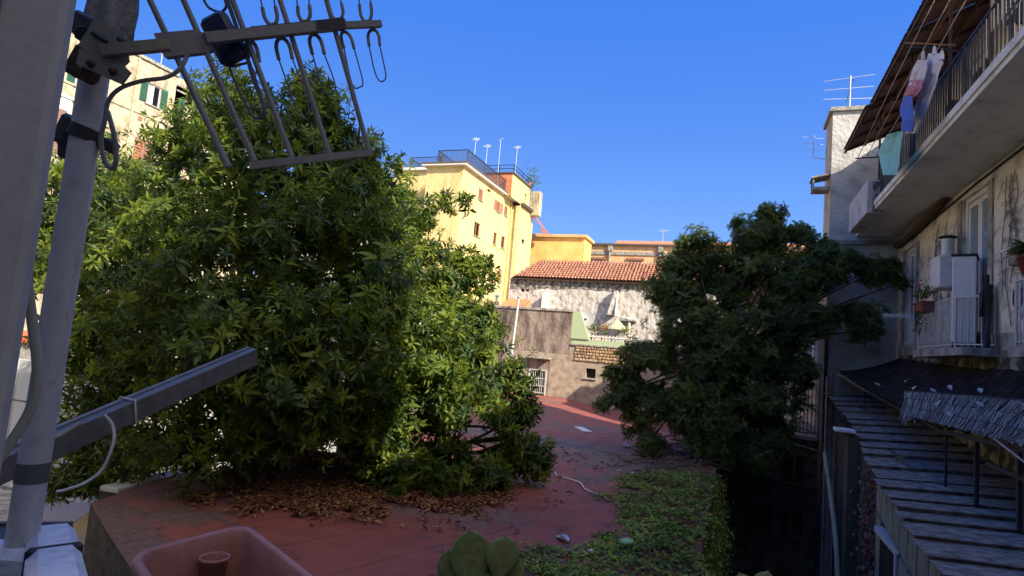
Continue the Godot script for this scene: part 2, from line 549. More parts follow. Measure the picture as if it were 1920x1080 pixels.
# ---------------------------------------------------------------- back of the terrace
func build_back_wall() -> void:
	var t := thing("rendered_block", "brown streaked rendered block with white barred door on the red terrace", "building", Vector3(-11, -2.6, -33))
	var st := mb()
	# door opening with a recess above it: x -10.95..-9.86
	facade(st, Vector3(-13.6, -4.4, -33), Vector3.RIGHT, 4.95, 6.62, [[2.66, 1.78, 3.72, 3.14]], .12)
	quad(st, Vector3(-8.65, -4.4, -33), Vector3(-8.65, -4.4, -37), Vector3(-8.65, 2.22, -37), Vector3(-8.65, 2.22, -33))
	quad(st, Vector3(-13.6, -4.4, -37), Vector3(-13.6, -4.4, -33), Vector3(-13.6, 2.22, -33), Vector3(-13.6, 2.22, -37))
	part("wall", st, M.brown_render, t)
	st = mb()
	bx(st, Vector3(-13.66, 2.2, -37), Vector3(-8.58, 2.32, -32.93))
	part("coping", st, M.concrete, t)
	st = mb()
	bx(st, Vector3(-9.75, -2.62, -32.997), Vector3(-8.66, -.2, -32.98))
	bx(st, Vector3(-13.6, -2.62, -32.997), Vector3(-11.1, -.2, -32.98))
	bx(st, Vector3(-11.1, -.55, -32.997), Vector3(-9.75, -.2, -32.98))
	part("dado_render", st, M.tan_render, t)
	st = mb()
	bx(st, Vector3(-11.12, -.56, -32.98), Vector3(-9.7, -.47, -32.55))
	part("door_hood", st, M.concrete, t)
	st = mb()
	bx(st, Vector3(-10.92, -1.24, -33.1), Vector3(-9.9, -1.18, -32.96))
	bx(st, Vector3(-10.95, -2.6, -33.1), Vector3(-10.87, -1.24, -32.96))
	bx(st, Vector3(-9.95, -2.6, -33.1), Vector3(-9.87, -1.24, -32.96))
	var d := part("door_frame", st, M.iron_white, t)
	for i in 8:
		st = mb()
		var x := -10.78 + i * .108
		tube(st, [Vector3(x, -2.55, -33.02), Vector3(x, -1.26, -33.02)], .016, 6)
		part("bar", st, M.iron_white, d)
	for y in [-2.5, -2.12, -1.7]:
		st = mb()
		bx(st, Vector3(-10.87, y, -33.05), Vector3(-9.95, y + .04, -32.99))
		part("rail", st, M.iron_white, d)
	st = mb()
	bx(st, Vector3(-10.94, -2.62, -33.4), Vector3(-9.88, -1.26, -33.12))
	part("doorway", st, M.dark_opening, t)

	# tuff stone wall to its right
	t = thing("tuff_wall", "tuff stone wall with small dark window, half in shade, right of rendered block", "wall", Vector3(-6, -3, -33))
	st = mb()
	facade(st, Vector3(-8.65, -5, -33.02), Vector3.RIGHT, 9.2, 5.36, [[1.0, 3.62, 1.55, 4.14]], .3)
	quad(st, Vector3(-8.65, .36, -33.02), Vector3(.55, .36, -33.02), Vector3(.55, .36, -33.5), Vector3(-8.65, .36, -33.5))
	part("wall", st, M.tan_render, t)
	st = mb()
	bx(st, Vector3(-7.66, -1.4, -33.6), Vector3(-7.1, -.85, -33.3))
	part("window_opening", st, M.dark_opening, t)
	st = mb()
	bx(st, Vector3(-7.75, -1.46, -33.1), Vector3(-7.02, -1.39, -32.93))
	part("sill", st, M.concrete, t)
	var tones := [M.tuff]
	for k in 2:
		var m: StandardMaterial3D = M.tuff.duplicate()
		m.albedo_color = [Color(.8, .78, .76), Color(1.0, .93, .85)][k]
		tones.append(m)
	var y := .33
	var row := 0
	var stones := []
	while y > -.72:                                                      # courses of stones, uneven, proud of the mortar
		var hh := .13 + rng.randf() * .05
		var x := -8.4 + rng.randf() * .12
		while x < -4.9:
			var ww := .12 + rng.randf() * .1
			if y - hh > -.62 - .05 * sin(x * 3.0) - .1 * maxf(0, x + 7.5):
				stones.append([x, y, ww, hh])
			x += ww + .012
		y -= hh + .012
		row += 1
	for s in stones:
		st = mb()
		var e := .028 + rng.randf() * .02
		cbox(st, Vector3(s[0] + s[2] * .5, s[1] - s[3] * .5, -33.0 + rng.randf() * .015), Vector3(s[2], s[3], .09), e, Basis(Vector3.BACK, rng.randfn() * .09))
		part("stone", st, tones[rng.randi() % 3], t)
	st = mb()
	bx(st, Vector3(-8.6, .36, -33.6), Vector3(.55, .44, -32.92))
	part("coping", st, M.concrete, t)
	st = mb()
	bx(st, Vector3(-8.62, .44, -35.5), Vector3(-3.6, .72, -33.1))
	part("green_parapet", st, mat("pale_green_paint", lin(.36, .44, .26), .85), t)
	# sloping green cheek wall
	st = mb()
	slab(st, [Vector3(-8.64, .72, -33.02), Vector3(-7.6, .72, -33.02), Vector3(-8.2, 2.25, -33.02), Vector3(-8.64, 2.25, -33.02)], Vector3(0, 0, -.25))
	part("green_cheek", st, M.pale_green_paint, t)

	# things on the little roof garden
	t = thing("satellite_dish", "grey satellite dish on the little roof garden by the green wall", "satellite dish", Vector3(-8.2, 1.9, -34.2))
	st = mb()
	var b := Basis(Vector3.UP, .5) * Basis(Vector3.RIGHT, 1.25)
	var prof := []
	for i in 7: prof.append([.5 * i / 6.0, .1 * pow(i / 6.0, 2)])
	lathe(st, prof, Vector3(-8.15, 1.95, -34.1), b, 20)
	part("dish", st, mat("dish_grey", lin(.25, .25, .25), .5), t)
	st = mb()
	tube(st, [Vector3(-8.15, .7, -34.3), Vector3(-8.15, 1.7, -34.3), Vector3(-8.15, 1.93, -34.15)], .035, 8)
	part("mast", st, M.iron_white, t)
	st = mb()
	tube(st, [Vector3(-8.3, 1.6, -34.05), Vector3(-8.05, 1.85, -33.65)], .02, 6)
	bx(st, Vector3(-8.1, 1.82, -33.7), Vector3(-7.98, 1.92, -33.58))
	part("feed_arm", st, M.iron_black, t)
	t = thing("garden_umbrella", "cream folded parasol standing among the flowers of the roof garden", "parasol", Vector3(-6.5, .72, -34.6))
	st = mb()
	lathe(st, [[.7, 1.25], [.35, 1.55], [.06, 1.85], [.0, 1.9]], Vector3(-6.4, .2, -34.6), Basis(), 8)
	part("canopy", st, mat("cream_canvas", lin(.42, .42, .26), .9), t)
	st = mb()
	tube(st, [Vector3(-6.4, .4, -34.6), Vector3(-6.4, 2.3, -34.6)], .025, 6)
	part("pole", st, M.iron_white, t)
	t = thing("garden_lattice", "white low lattice fence along the roof garden edge", "fence", Vector3(-6.6, .72, -33.4))
	for i in 14:
		st = mb()
		bx(st, Vector3(-7.7 + i * .19, .72, -33.42), Vector3(-7.62 + i * .19, 1.02, -33.38))
		part("slat", st, M.iron_white, t)
	st = mb()
	bx(st, Vector3(-7.75, .9, -33.375), Vector3(-5.0, .95, -33.34))
	part("rail", st, M.white_paint, t)
	var bloom := [["orange_flowers", mat("bloom_orange", lin(.7, .13, .04), .8), -6.95, "orange flowering plant by the white lattice on the roof garden"], ["yellow_flowers", mat("bloom_yellow", lin(.55, .45, .05), .8), -5.7, "yellow flowering plant right of the cream parasol"], ["green_shrub", M.ivy, -7.55, "small green shrub under the satellite dish"]]
	for f in bloom:
		var o := thing(f[0], f[3], "plant", Vector3(f[2], .72, -33.8))
		st = mb()
		lathe(st, [[.0, 0], [.14, 0], [.18, .3], [.15, .3], [.14, .26]], Vector3(f[2], .725, -33.8), Basis(), 10)
		part("pot", st, M.planter_plastic, o)
		st = mb()
		for i in 90:
			var p := Vector3(f[2], 1.3, -33.8) + Vector3(rng.randfn() * .16, rng.randfn() * .16, rng.randfn() * .14)
			leaf(st, p, Vector3(rng.randfn(), rng.randf(), rng.randfn()).normalized(), .16, .08)
		part("foliage", st, M.ivy, o)
		st = mb()
		for i in 40:
			var p := Vector3(f[2], 1.42, -33.7) + Vector3(rng.randfn() * .16, rng.randfn() * .12, rng.randfn() * .12)
			leaf(st, p, Vector3(rng.randfn(), rng.randf(), rng.randfn()).normalized(), .1, .09)
		part("flowers", st, f[1], o).set_meta("kind", "stuff")
	t = thing("chimney_pipe", "slim pale vent pipe rising before the brown rendered block", "pipe", Vector3(-11.9, -.5, -32.6))
	st = mb()
	tube(st, [Vector3(-12.0, -2.55, -32.5), Vector3(-11.75, 2.75, -32.5)], .07, 10)
	part("pipe", st, M.iron_white, t)
	st = mb()
	lathe(st, [[.0, .12], [.12, .06], [.12, 0], [.0, 0]], Vector3(-11.75, 2.78, -32.5), Basis(), 10)
	part("cowl", st, M.concrete, t)
	# reed screen left of the block
	t = thing("cane_screen", "weathered cane screen standing left of the brown block below yellow house", "screen", Vector3(-14.4, 1.2, -34))
	st = mb()
	for i in 40:
		var x := -14.9 + i * .036 + rng.randfn() * .006
		tube(st, [Vector3(x, .6, -34), Vector3(x + rng.randfn() * .03, 2.6 + rng.randfn() * .12, -34 + rng.randfn() * .02)], .016, 4)
	part("canes", st, mat("cane_brown", lin(.33, .18, .1), .9), t).set_meta("kind", "stuff")
	st = mb()
	tube(st, [Vector3(-14.95, 1.7, -33.97), Vector3(-13.45, 1.7, -33.97)], .02, 5)
	part("batten", st, M.wood_pole, t)
	for q in [[-15.9, 3.0], [-14.7, 3.1]]:                               # short grey posts of a far roof terrace
		t = thing("roof_post", "short grey post at the foot of the yellow house, %s" % ("nearer the tree" if q[0] < -15 else "nearer the white wall"), "post", Vector3(q[0], 2, -36.5))
		st = mb()
		cbox(st, Vector3(q[0], 2.3, -36.5), Vector3(.16, 1.7, .16), .02)
		part("shaft", st, M.concrete, t)
		st = mb()
		cbox(st, Vector3(q[0], 3.2, -36.5), Vector3(.3, .14, .3), .02)
		part("cap", st, M.concrete, t)

# ---------------------------------------------------------------- white wall under tiles
func build_tile_house() -> void:
	var t := thing("tiled_house", "long low house with terracotta tile roof and peeling white wall", "house", Vector3(-6, -2, -40))
	var st := mb()
	facade(st, Vector3(-15.2, -6, -40), Vector3.RIGHT, 17.0, 10.86, [[.86, 9.9, 1.12, 10.17], [1.2, 9.92, 1.46, 10.19]], .25)
	quad(st, Vector3(-15.2, -6, -44), Vector3(-15.2, -6, -40), Vector3(-15.2, 4.86, -40), Vector3(-15.2, 4.86, -44))
	quad(st, Vector3(1.8, -6, -40), Vector3(1.8, -6, -44), Vector3(1.8, 4.86, -44), Vector3(1.8, 4.86, -40))
	part("wall", st, M.white_plaster, t)
	st = mb()
	var z := -39.985
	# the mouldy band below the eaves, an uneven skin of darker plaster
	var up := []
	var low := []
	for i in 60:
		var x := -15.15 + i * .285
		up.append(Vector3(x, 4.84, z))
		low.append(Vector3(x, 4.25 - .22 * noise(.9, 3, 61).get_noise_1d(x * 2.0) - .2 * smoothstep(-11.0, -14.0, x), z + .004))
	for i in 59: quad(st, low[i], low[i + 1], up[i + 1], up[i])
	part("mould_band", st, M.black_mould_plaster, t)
	st = mb()
	bx(st, Vector3(-14.4, 3.85, -40.4), Vector3(-13.7, 4.25, -40.2))
	part("vent_opening", st, M.dark_opening, t)
	# curved buttress and box with pipe
	st = mb()
	var arc := []
	for i in 9:
		var a := PI * .5 * i / 8.0
		arc.append(Vector3(-13.1 + .75 * sin(a) * 1.0, 1.0 + 2.0 + .95 * sin(a * 1.0) , -39.98))
	slab(st, [Vector3(-12.6, .5, -39.99), Vector3(-12.2, .5, -39.99), Vector3(-12.2, 3.9, -39.99), Vector3(-12.45, 3.85, -39.99), Vector3(-12.6, 3.5, -39.99)], Vector3(0, 0, .5))
	part("buttress", st, mat("fresh_white_plaster", lin(.68, .65, .6), .9), t)
	st = mb()
	slab(st, [Vector3(-8.0, 2.6, -39.99), Vector3(-7.5, 2.6, -39.99), Vector3(-7.4, 4.2, -39.99), Vector3(-7.62, 4.2, -39.99)], Vector3(0, 0, .55))
	part("flue_breast", st, M.white_plaster, t)
	st = mb()
	tube(st, [Vector3(-7.42, 4.35, -39.6), Vector3(-7.42, 2.55, -39.35), Vector3(-6.5, 2.4, -39.35), Vector3(-6.45, 1.2, -39.35)], .09, 8)
	part("waste_pipe", st, M.fresh_white_plaster, t)
	st = mb()
	cbox(st, Vector3(-7.42, 4.28, -39.75), Vector3(.24, .24, .5), .02)
	part("spout", st, M.iron_black, t)
	st = mb()
	bx(st, Vector3(-7.4, 2.25, -40), Vector3(-6.1, 2.36, -39.2))
	part("ledge", st, M.concrete, t)
	# roof deck and barrel tiles: the eaves at y 4.92 z -39.7, the ridge at y 6.35 z -41.7
	st = mb()
	slab(st, [Vector3(-15.0, 4.86, -39.72), Vector3(1.9, 4.86, -39.72), Vector3(1.9, 6.42, -42.0), Vector3(-13.75, 6.42, -42.0)], Vector3(0, -.1, 0))
	part("roof_deck", st, M.rust, t)
	var g := Vector3(0, 1.56, -2.28).normalized()
	var nn := Vector3(0, 2.28, 1.56).normalized()
	var tile := mb()
	tile.set_smooth_group(1)
	for i in 5:
		var a0 := PI * i / 5.0
		var a1 := PI * (i + 1) / 5.0
		var f := func(a: float, s: float) -> Vector3: return Vector3(cos(a) * lerpf(.105, .085, s), sin(a) * lerpf(.085, .068, s) + .03 * (1.0 - s), -.37 * s)
		quad(tile, f.call(a0, 0.0), f.call(a0, 1.0), f.call(a1, 1.0), f.call(a1, 0.0))
	tile.generate_normals()
	var tm := tile.commit()
	var spots := []
	var len := Vector2(1.56, 2.28).length()
	for r in 9:
		for c in 74:
			var x := -15.0 + c * .228
			var s := r * .31
			if x < -14.9 + (s / len) * 1.2: continue
			var p := Vector3(x + rng.randfn() * .008, 4.885, -39.66) + g * s + nn * (.02 + rng.randfn() * .004)
			spots.append([Transform3D(Basis(Vector3.RIGHT, nn, -g) * Basis(Vector3.UP, rng.randfn() * .03), p), rng.randf()])
	var cols := [Color(1, 1, 1), Color(.82, .78, .76), Color(1.1, 1.02, .95), Color(.92, .86, .8), Color(1.0, 1.1, 1.15)]
	var mm := many(tm, spots, func(i: int) -> Color: return cols[int(spots[i][1] * 5) % 5])
	var o := MultiMeshInstance3D.new()
	o.name = "roof_tiles"
	o.multimesh = mm
	var tmat: StandardMaterial3D = M.terracotta_tile.duplicate()
	tmat.vertex_color_use_as_albedo = true
	o.material_override = tmat
	o.set_meta("kind", "stuff")
	t.add_child(o)
	o.position = -t.position
	# small red tiled lean-to at the left
	t = thing("lean_to_roof", "small red tiled lean-to roof against the white wall", "roof", Vector3(-14.3, 2.6, -39.3))
	st = mb()
	slab(st, [Vector3(-15.3, 2.6, -38.4), Vector3(-13.2, 2.6, -38.4), Vector3(-13.5, 3.25, -39.9), Vector3(-15.2, 3.25, -39.9)], Vector3(0, -.08, 0))
	part("deck", st, M.brick_red_plaster, t)
	st = mb()
	for i in 10:
		tube(st, [Vector3(-15.2 + i * .21, 2.64, -38.35), Vector3(-15.12 + i * .175, 3.29, -39.88)], .07, 6)
	part("tile_rows", st, M.brick_red_plaster, t)
	st = mb()
	bx(st, Vector3(-15.25, -3, -39.9), Vector3(-13.2, 2.5, -38.5))
	part("wall", st, M.white_plaster, t)
	# pale house behind the dark tree
	t = thing("pale_house", "pale house with tiled eave glimpsed behind the dark tree", "house", Vector3(2, -9, -27))
	st = mb()
	facade(st, Vector3(-.2, -9, -26.5), Vector3.RIGHT, 5.5, 11.9, [[1.2, 8.6, 2.0, 10.4], [2.7, 8.6, 3.5, 10.4]], .2)
	quad(st, Vector3(-.2, -9, -30), Vector3(-.2, -9, -26.5), Vector3(-.2, 2.9, -26.5), Vector3(-.2, 2.9, -30))
	part("wall", st, M.white_plaster, t)
	for k in 2:
		st = mb()
		bx(st, Vector3(1.05 + k * 1.5, -.38, -26.72), Vector3(1.75 + k * 1.5, 1.38, -26.66))
		var wd := part("window", st, M.white_paint, t)
		st = mb()
		bx(st, Vector3(1.1 + k * 1.5, -.3, -26.655), Vector3(1.37 + k * 1.5, 1.3, -26.65))
		bx(st, Vector3(1.43 + k * 1.5, -.3, -26.655), Vector3(1.7 + k * 1.5, 1.3, -26.65))
		part("pane", st, M.blue_glass, wd)
	st = mb()
	slab(st, [Vector3(-.4, 2.9, -26.1), Vector3(5.4, 2.9, -26.1), Vector3(5.4, 3.9, -29), Vector3(-.4, 3.9, -29)], Vector3(0, -.12, 0))
	part("roof", st, M.terracotta_tile, t)

func many(mesh: Mesh, spots: Array, tint: Callable) -> MultiMesh:
	var mm := MultiMesh.new()
	mm.transform_format = MultiMesh.TRANSFORM_3D
	mm.use_colors = true
	mm.mesh = mesh
	mm.instance_count = spots.size()
	for i in spots.size():
		mm.set_instance_transform(i, spots[i][0])
		mm.set_instance_color(i, tint.call(i))
	return mm

func leaf(st: SurfaceTool, o: Vector3, d: Vector3, l: float, w: float, fold := .25, droop := .2, up := Vector3.UP, segs := 3) -> void:
	# a pointed oval leaf from o along d, folded along its midrib and bending down at its tip
	var x := d.cross(up)
	if x.length() < .05: x = d.cross(Vector3.RIGHT)
	x = x.normalized()
	var n := x.cross(d).normalized()
	var prev := []
	st.set_smooth_group(1)
	for i in segs + 1:
		var t := float(i) / segs
		var hw := w * .5 * pow(sin(PI * clampf(.08 + t * .92, 0, 1)), .8)
		if i == segs: hw = 0.0
		var c := o + d * l * t - n * droop * l * t * t
		var r := [c - x * hw + n * hw * fold * 2, c, c + x * hw + n * hw * fold * 2]
		if prev:
			quad(st, prev[0], prev[1], r[1], r[0])
			quad(st, prev[1], prev[2], r[2], r[1])
		prev = r
	st.set_smooth_group(-1)

# ---------------------------------------------------------------- houses
func window_pair(t: Node, x: float, y0: float, y1: float, z0: float, z1: float, shutters: Material, open := false) -> void:
	# a window in a wall whose outside looks towards +x: frame, two panes, shutters, sill
	var st := mb()
	var zm := (z0 + z1) * .5
	for z in [z0, z1, zm]:
		bx(st, Vector3(x - .14, y0, z - .03), Vector3(x - .07, y1, z + .03))
	bx(st, Vector3(x - .139, y0, z0), Vector3(x - .071, y0 + .06, z1))
	bx(st, Vector3(x - .139, y1 - .06, z0), Vector3(x - .071, y1, z1))
	var w := part("window", st, M.white_paint if open else M.brown_shutter, t)
	for k in 2:
		st = mb()
		var a := lerpf(z0, z1, .5 * k) + .03
		bx(st, Vector3(x - .125, y0 + .06, a), Vector3(x - .11, y1 - .06, a + absf(z1 - z0) * .5 - .06))
		part("pane", st, M.grey_curtain if open else M.dark_opening, w)
	st = mb()
	bx(st, Vector3(x - .05, y0 - .07, minf(z0, z1) - .08), Vector3(x + .09, y0 - .005, maxf(z0, z1) + .08))
	part("sill", st, M.concrete, w)
	for k in 2:
		if shutters == null: break
		st = mb()
		var ww := absf(z1 - z0) * .5
		var a := minf(z0, z1) - ww if k == 0 else maxf(z0, z1)
		if open:
			bx(st, Vector3(x + .01, y0 + .02, a + .01), Vector3(x + .05, y1 - .02, a + ww - .01))
			for j in 9:
				var yy := y0 + .1 + (y1 - y0 - .2) * j / 9.0
				box(st, Vector3(x + .06, yy + .05, a + ww * .5), Vector3(.02, (y1 - y0) / 14.0, ww * .8), Basis(Vector3.BACK, .5))
		else:
			var b := lerpf(minf(z0, z1), maxf(z0, z1), .5 * k)
			bx(st, Vector3(x - .06, y0 + .01, b + .05), Vector3(x - .02, y1 - .01, b + ww - .05))
			for j in 9:
				var yy := y0 + .06 + (y1 - y0 - .12) * j / 9.0
				box(st, Vector3(x - .02, yy + .05, b + ww * .5), Vector3(.02, (y1 - y0) / 13.0, ww * .62), Basis(Vector3.BACK, .5))
		part("shutter", st, shutters, w)

func railing(t: Node, p: Array, h: float, step: float, m: Material, r := .012, each := true) -> void:
	# posts and two rails along the points, with upright bars, each a part (or joined where far away)
	var all := mb()
	for i in p.size() - 1:
		var a: Vector3 = p[i]
		var b: Vector3 = p[i + 1]
		var st := mb()
		bar(st, a + Vector3.UP * h, b + Vector3.UP * h, r * 3.2, r * 2.4)
		part("top_rail", st, m, t)
		st = mb()
		bar(st, a + Vector3.UP * .07, b + Vector3.UP * .07, r * 2.4, r * 2)
		part("bottom_rail", st, m, t)
		var n := maxi(1, int(a.distance_to(b) / step))
		for k in n + (1 if i == p.size() - 2 else 0):
			var q := a.lerp(b, float(k) / n)
			var rr := r * (2.0 if k == 0 else 1.0)
			if each:
				st = mb()
				tube(st, [q, q + Vector3.UP * (h - r)], rr, 6)
				part("bar", st, m, t)
			else:
				tube(all, [q, q + Vector3.UP * (h - r)], rr, 5)
	if not each:
		part("bars", all, m, t).set_meta("kind", "stuff")

func yagi(called_label: String, o: Vector3, h: float, along: Vector3, n: int, w: float, group := "") -> void:
	var t := thing("roof_antenna", called_label, "antenna", o, group)
	var st := mb()
	tube(st, [o, o + Vector3.UP * h], .022, 6)
	part("mast", st, M.galvanised, t)
	st = mb()
	var c := o + Vector3.UP * (h - .1)
	tube(st, [c - along * .5, c + along * .7], .016, 5)
	part("boom", st, M.galvanised, t)
	var x := along.cross(Vector3.UP).normalized()
	for k in n:
		st = mb()
		var q := c + along * (-.5 + 1.2 * k / maxf(1, n - 1))
		var ww := w * (1.0 - .35 * k / n)
		tube(st, [q - x * ww * .5, q + x * ww * .5], .014, 5)
		part("element", st, M.galvanised, t)

func build_yellow_house() -> void:
	var t := thing("yellow_house", "tall yellow apartment house with roof terrace, railing and brown shutters", "apartment house", Vector3(-20, -9, -46))
	var X := -19.96
	var Z := -40.48
	var st := mb()
	# the long wall towards +x, from z -40.48 back to -51.5
	var hol := []
	var win := [[12.52, 11.62, 43.6, 44.5], [12.5, 11.6, 47.55, 48.5], [12.55, 11.68, 49.45, 50.3], [9.7, 8.6, 43.35, 44.5], [9.7, 8.66, 47.5, 48.25], [9.75, 8.7, 49.35, 50.25], [6.75, 5.72, 47.2, 48.0], [6.8, 5.7, 49.25, 50.15], [3.8, 2.7, 43.4, 44.5], [3.8, 2.7, 47.4, 48.3]]
	for w in win: hol.append([w[2] - 40.48, w[1] + 9, w[3] - 40.48, w[0] + 9])
	hol.append([45.3 - 40.48, 21.72, 46.05 - 40.48, 21.95])
	facade(st, Vector3(X, -9, Z), Vector3.FORWARD, 11.0, 22.35, hol, .16)
	quad(st, Vector3(X, -9, -51.48), Vector3(-19.25, -9, -51.48), Vector3(-19.25, 13.0, -51.48), Vector3(X, 13.0, -51.48))
	facade(st, Vector3(-19.25, -9, -51.48), Vector3.FORWARD, 4.0, 22.1, [[1.25, 18.72, 2.15, 19.15], [1.0, 14.6, 2.0, 15.2], [1.0, 11.8, 2.0, 12.5]], .2)
	quad(st, Vector3(-19.25, -9, -55.48), Vector3(-26, -9, -55.48), Vector3(-26, 13.0, -55.48), Vector3(-19.25, 13.0, -55.48))
	part("side_wall", st, M.yellow_plaster, t)
	st = mb()
	quad(st, Vector3(-23.1, -9, Z), Vector3(X, -9, Z), Vector3(X, 13.35, Z), Vector3(-23.1, 13.35, Z))
	quad(st, Vector3(-23.1, -9, -43.4), Vector3(-23.1, -9, Z), Vector3(-23.1, 13.35, Z), Vector3(-23.1, 13.35, -43.4))
	quad(st, Vector3(-28, -9, -43.4), Vector3(-23.1, -9, -43.4), Vector3(-23.1, 14.0, -43.4), Vector3(-28, 14.0, -43.4))
	quad(st, Vector3(-28, -9, -55), Vector3(-28, -9, -43.4), Vector3(-28, 14.0, -43.4), Vector3(-28, 14.0, -55))
	part("front_wall", st, M.yellow_plaster, t)
	st = mb()
	bx(st, Vector3(-23.4, 13.35, -51.6), Vector3(-19.6, 13.5, -40.1))
	var rf := part("roof_slab", st, M.fresh_white_plaster, t)
	st = mb()
	bx(st, Vector3(-23.45, 13.5, -51.65), Vector3(-19.55, 13.6, -40.05))
	part("roof_edge", st, M.roof_felt, rf)
	st = mb()
	bx(st, Vector3(-28.3, 14.0, -55), Vector3(-23.46, 14.2, -43.1))
	part("roof_slab", st, M.fresh_white_plaster, t)
	st = mb()
	bx(st, Vector3(-24.5, 13.1, -55.8), Vector3(-18.95, 13.22, -51.66))
	bx(st, Vector3(-24.5, 13.22, -55.85), Vector3(-18.9, 13.32, -51.66))
	part("roof_slab", st, M.roof_felt, t)
	for w in win: window_pair(t, X, w[1], w[0], -w[2], -w[3], M.brown_shutter if w[1] > 11 or w[1] < 7 else null)
	for k in [1, 0]:                                                     # the shutters that stand open
		st = mb()
		bx(st, Vector3(X + .01, 11.62, -47.5 if k else -48.97), Vector3(X + .05, 12.48, -47.06 if k else -48.53))
		part("open_shutter", st, M.brown_shutter, t)
	st = mb()
	for q in [[12.72, 12.95, 45.3, 46.05, X], [9.72, 10.15, 52.73, 53.63, -19.25], [5.6, 6.2, 52.48, 53.48, -19.25], [2.8, 3.5, 52.48, 53.48, -19.25]]:
		bx(st, Vector3(q[4] - .25, q[0], -q[3]), Vector3(q[4] - .12, q[1], -q[2]))
	part("small_windows", st, M.dark_opening, t)
	for y in [8.42, 5.55]:
		st = mb()
		bx(st, Vector3(X - .05, y, -51.4), Vector3(X + .05, y + .07, -46.6))
		part("string_course", st, M.yellow_plaster, t)
	st = mb()
	tube(st, [Vector3(X + .08, 13.3, -50.95), Vector3(X + .08, -8, -50.95)], .06, 6)
	part("downpipe", st, M.ochre_plaster, t)
	st = mb()
	tube(st, [Vector3(-19.6, 13, -51.4), Vector3(-19.6, 6.4, -51.4), Vector3(-19.6, -8, -51.4)], .05, 6)
	part("downpipe", st, M.concrete, t)
	st = mb()
	cbox(st, Vector3(X + .2, 4.9, -44.9), Vector3(.35, .6, .85), .03)
	part("cooling_unit", st, M.pvc_white, t)
	# awning at the far corner
	st = mb()
	slab(st, [Vector3(-19.2, 12.9, -55.5), Vector3(-18.3, 11.9, -55.6), Vector3(-18.3, 11.7, -57.2), Vector3(-19.2, 12.9, -57.2)], Vector3(0, .05, 0))
	bx(st, Vector3(-18.32, 11.5, -57.2), Vector3(-18.28, 11.86, -55.6))
	part("awning", st, M.orange_cloth, t)
	# stair tower with a red front, its lower back part and chimney
	st = mb()
	block(st, Vector3(-22.0, 13.3, -54), Vector3(-19.25, 15.35, -49.0), "r")
	part("stair_tower", st, M.brick_red_plaster, t)
	st = mb()
	facade(st, Vector3(-19.25, 13.2, -49.0), Vector3.FORWARD, 5.0, 2.15, [[3.6, .3, 4.1, 1.3]], .2)
	var tw := part("tower_side", st, M.yellow_plaster, t)
	st = mb()
	bx(st, Vector3(-19.5, 13.5, -53.1), Vector3(-19.4, 14.5, -52.6))
	part("tower_door", st, M.dark_opening, tw)
	st = mb()
	bx(st, Vector3(-22.1, 15.35, -54.1), Vector3(-19.1, 15.47, -48.9))
	part("tower_roof", st, M.roof_felt, t)
	st = mb()
	cbox(st, Vector3(-18.9, 14.0, -54.9), Vector3(1.0, 2.4, .9), .03)
	part("chimney", st, M.cream_plaster, t)
	# railings
	var r1 := thing("roof_railing", "dark iron railing round the front roof terrace of the yellow house", "railing", Vector3(-21, 13.6, -42))
	railing(r1, [Vector3(-22.3, 13.6, -43.2), Vector3(-22.3, 13.6, -40.6), Vector3(-19.8, 13.6, -40.6), Vector3(-19.8, 13.6, -50.9)], 1.05, .155, M.iron_black, .02)
	var r2 := thing("roof_railing", "dark iron railing on the left, set-back roof of the yellow house", "railing", Vector3(-26, 14.2, -44))
	railing(r2, [Vector3(-26.7, 14.2, -50), Vector3(-26.7, 14.2, -43.7), Vector3(-23.6, 14.2, -43.7)], 1.05, .16, M.iron_black, .02)
	var r3 := thing("tower_railing", "railing with two rails on top of the red stair tower", "railing", Vector3(-20.5, 15.5, -51))
	for y in [.35, .68]:
		st = mb()
		for q in [[Vector3(-22.1, 15.45 + y, -49.05), Vector3(-19.2, 15.45 + y, -49.05)], [Vector3(-19.2, 15.45 + y, -49.05), Vector3(-19.2, 15.45 + y, -54.0)]]: bar(st, q[0], q[1], .05, .05)
		part("rail", st, M.iron_black, r3)
	for q in [Vector3(-22.1, 15.45, -49.05), Vector3(-20.6, 15.45, -49.05), Vector3(-19.2, 15.45, -49.05), Vector3(-19.2, 15.45, -51.5), Vector3(-19.2, 15.45, -54.0)]:
		st = mb()
		bar(st, q, q + Vector3.UP * .68, .05, .05)
		part("post", st, M.iron_black, r3)
	var lab := ["leftmost of four white aerials above the yellow house", "second aerial from the left above the yellow house, lowest", "tall narrow aerial, third from the left above the yellow house", "rightmost white aerial above the red stair tower"]
	var pos := [Vector3(-22.0, 13.6, -46.5), Vector3(-21.3, 13.6, -47.5), Vector3(-20.7, 13.6, -49), Vector3(-20.2, 15.4, -52)]
	var hs := [4.2, 3.9, 5.0, 3.5]
	for k in 4: yagi(lab[k], pos[k], hs[k], Vector3(.4, 0, .35), 5 if k != 2 else 2, .6 if k != 2 else .25, "aerials on the yellow house")
	var pt := thing("roof_plant", "bushy potted plant at the back corner of the tower roof", "plant", Vector3(-19.2, 15.5, -53.5))
	st = mb()
	for i in 160:
		leaf(st, Vector3(-19.0, 15.9, -53.6) + Vector3(rng.randfn() * .3, rng.randfn() * .55 + .2, rng.randfn() * .3), Vector3(rng.randfn(), rng.randf(), rng.randfn()).normalized(), .3, .12)
	part("foliage", st, M.ivy, pt)
	st = mb()
	lathe(st, [[.0, 0], [.16, 0], [.2, .35], [.17, .35]], Vector3(-19.2, 15.47, -53.5), Basis(), 10)
	part("pot", st, M.planter_plastic, pt)

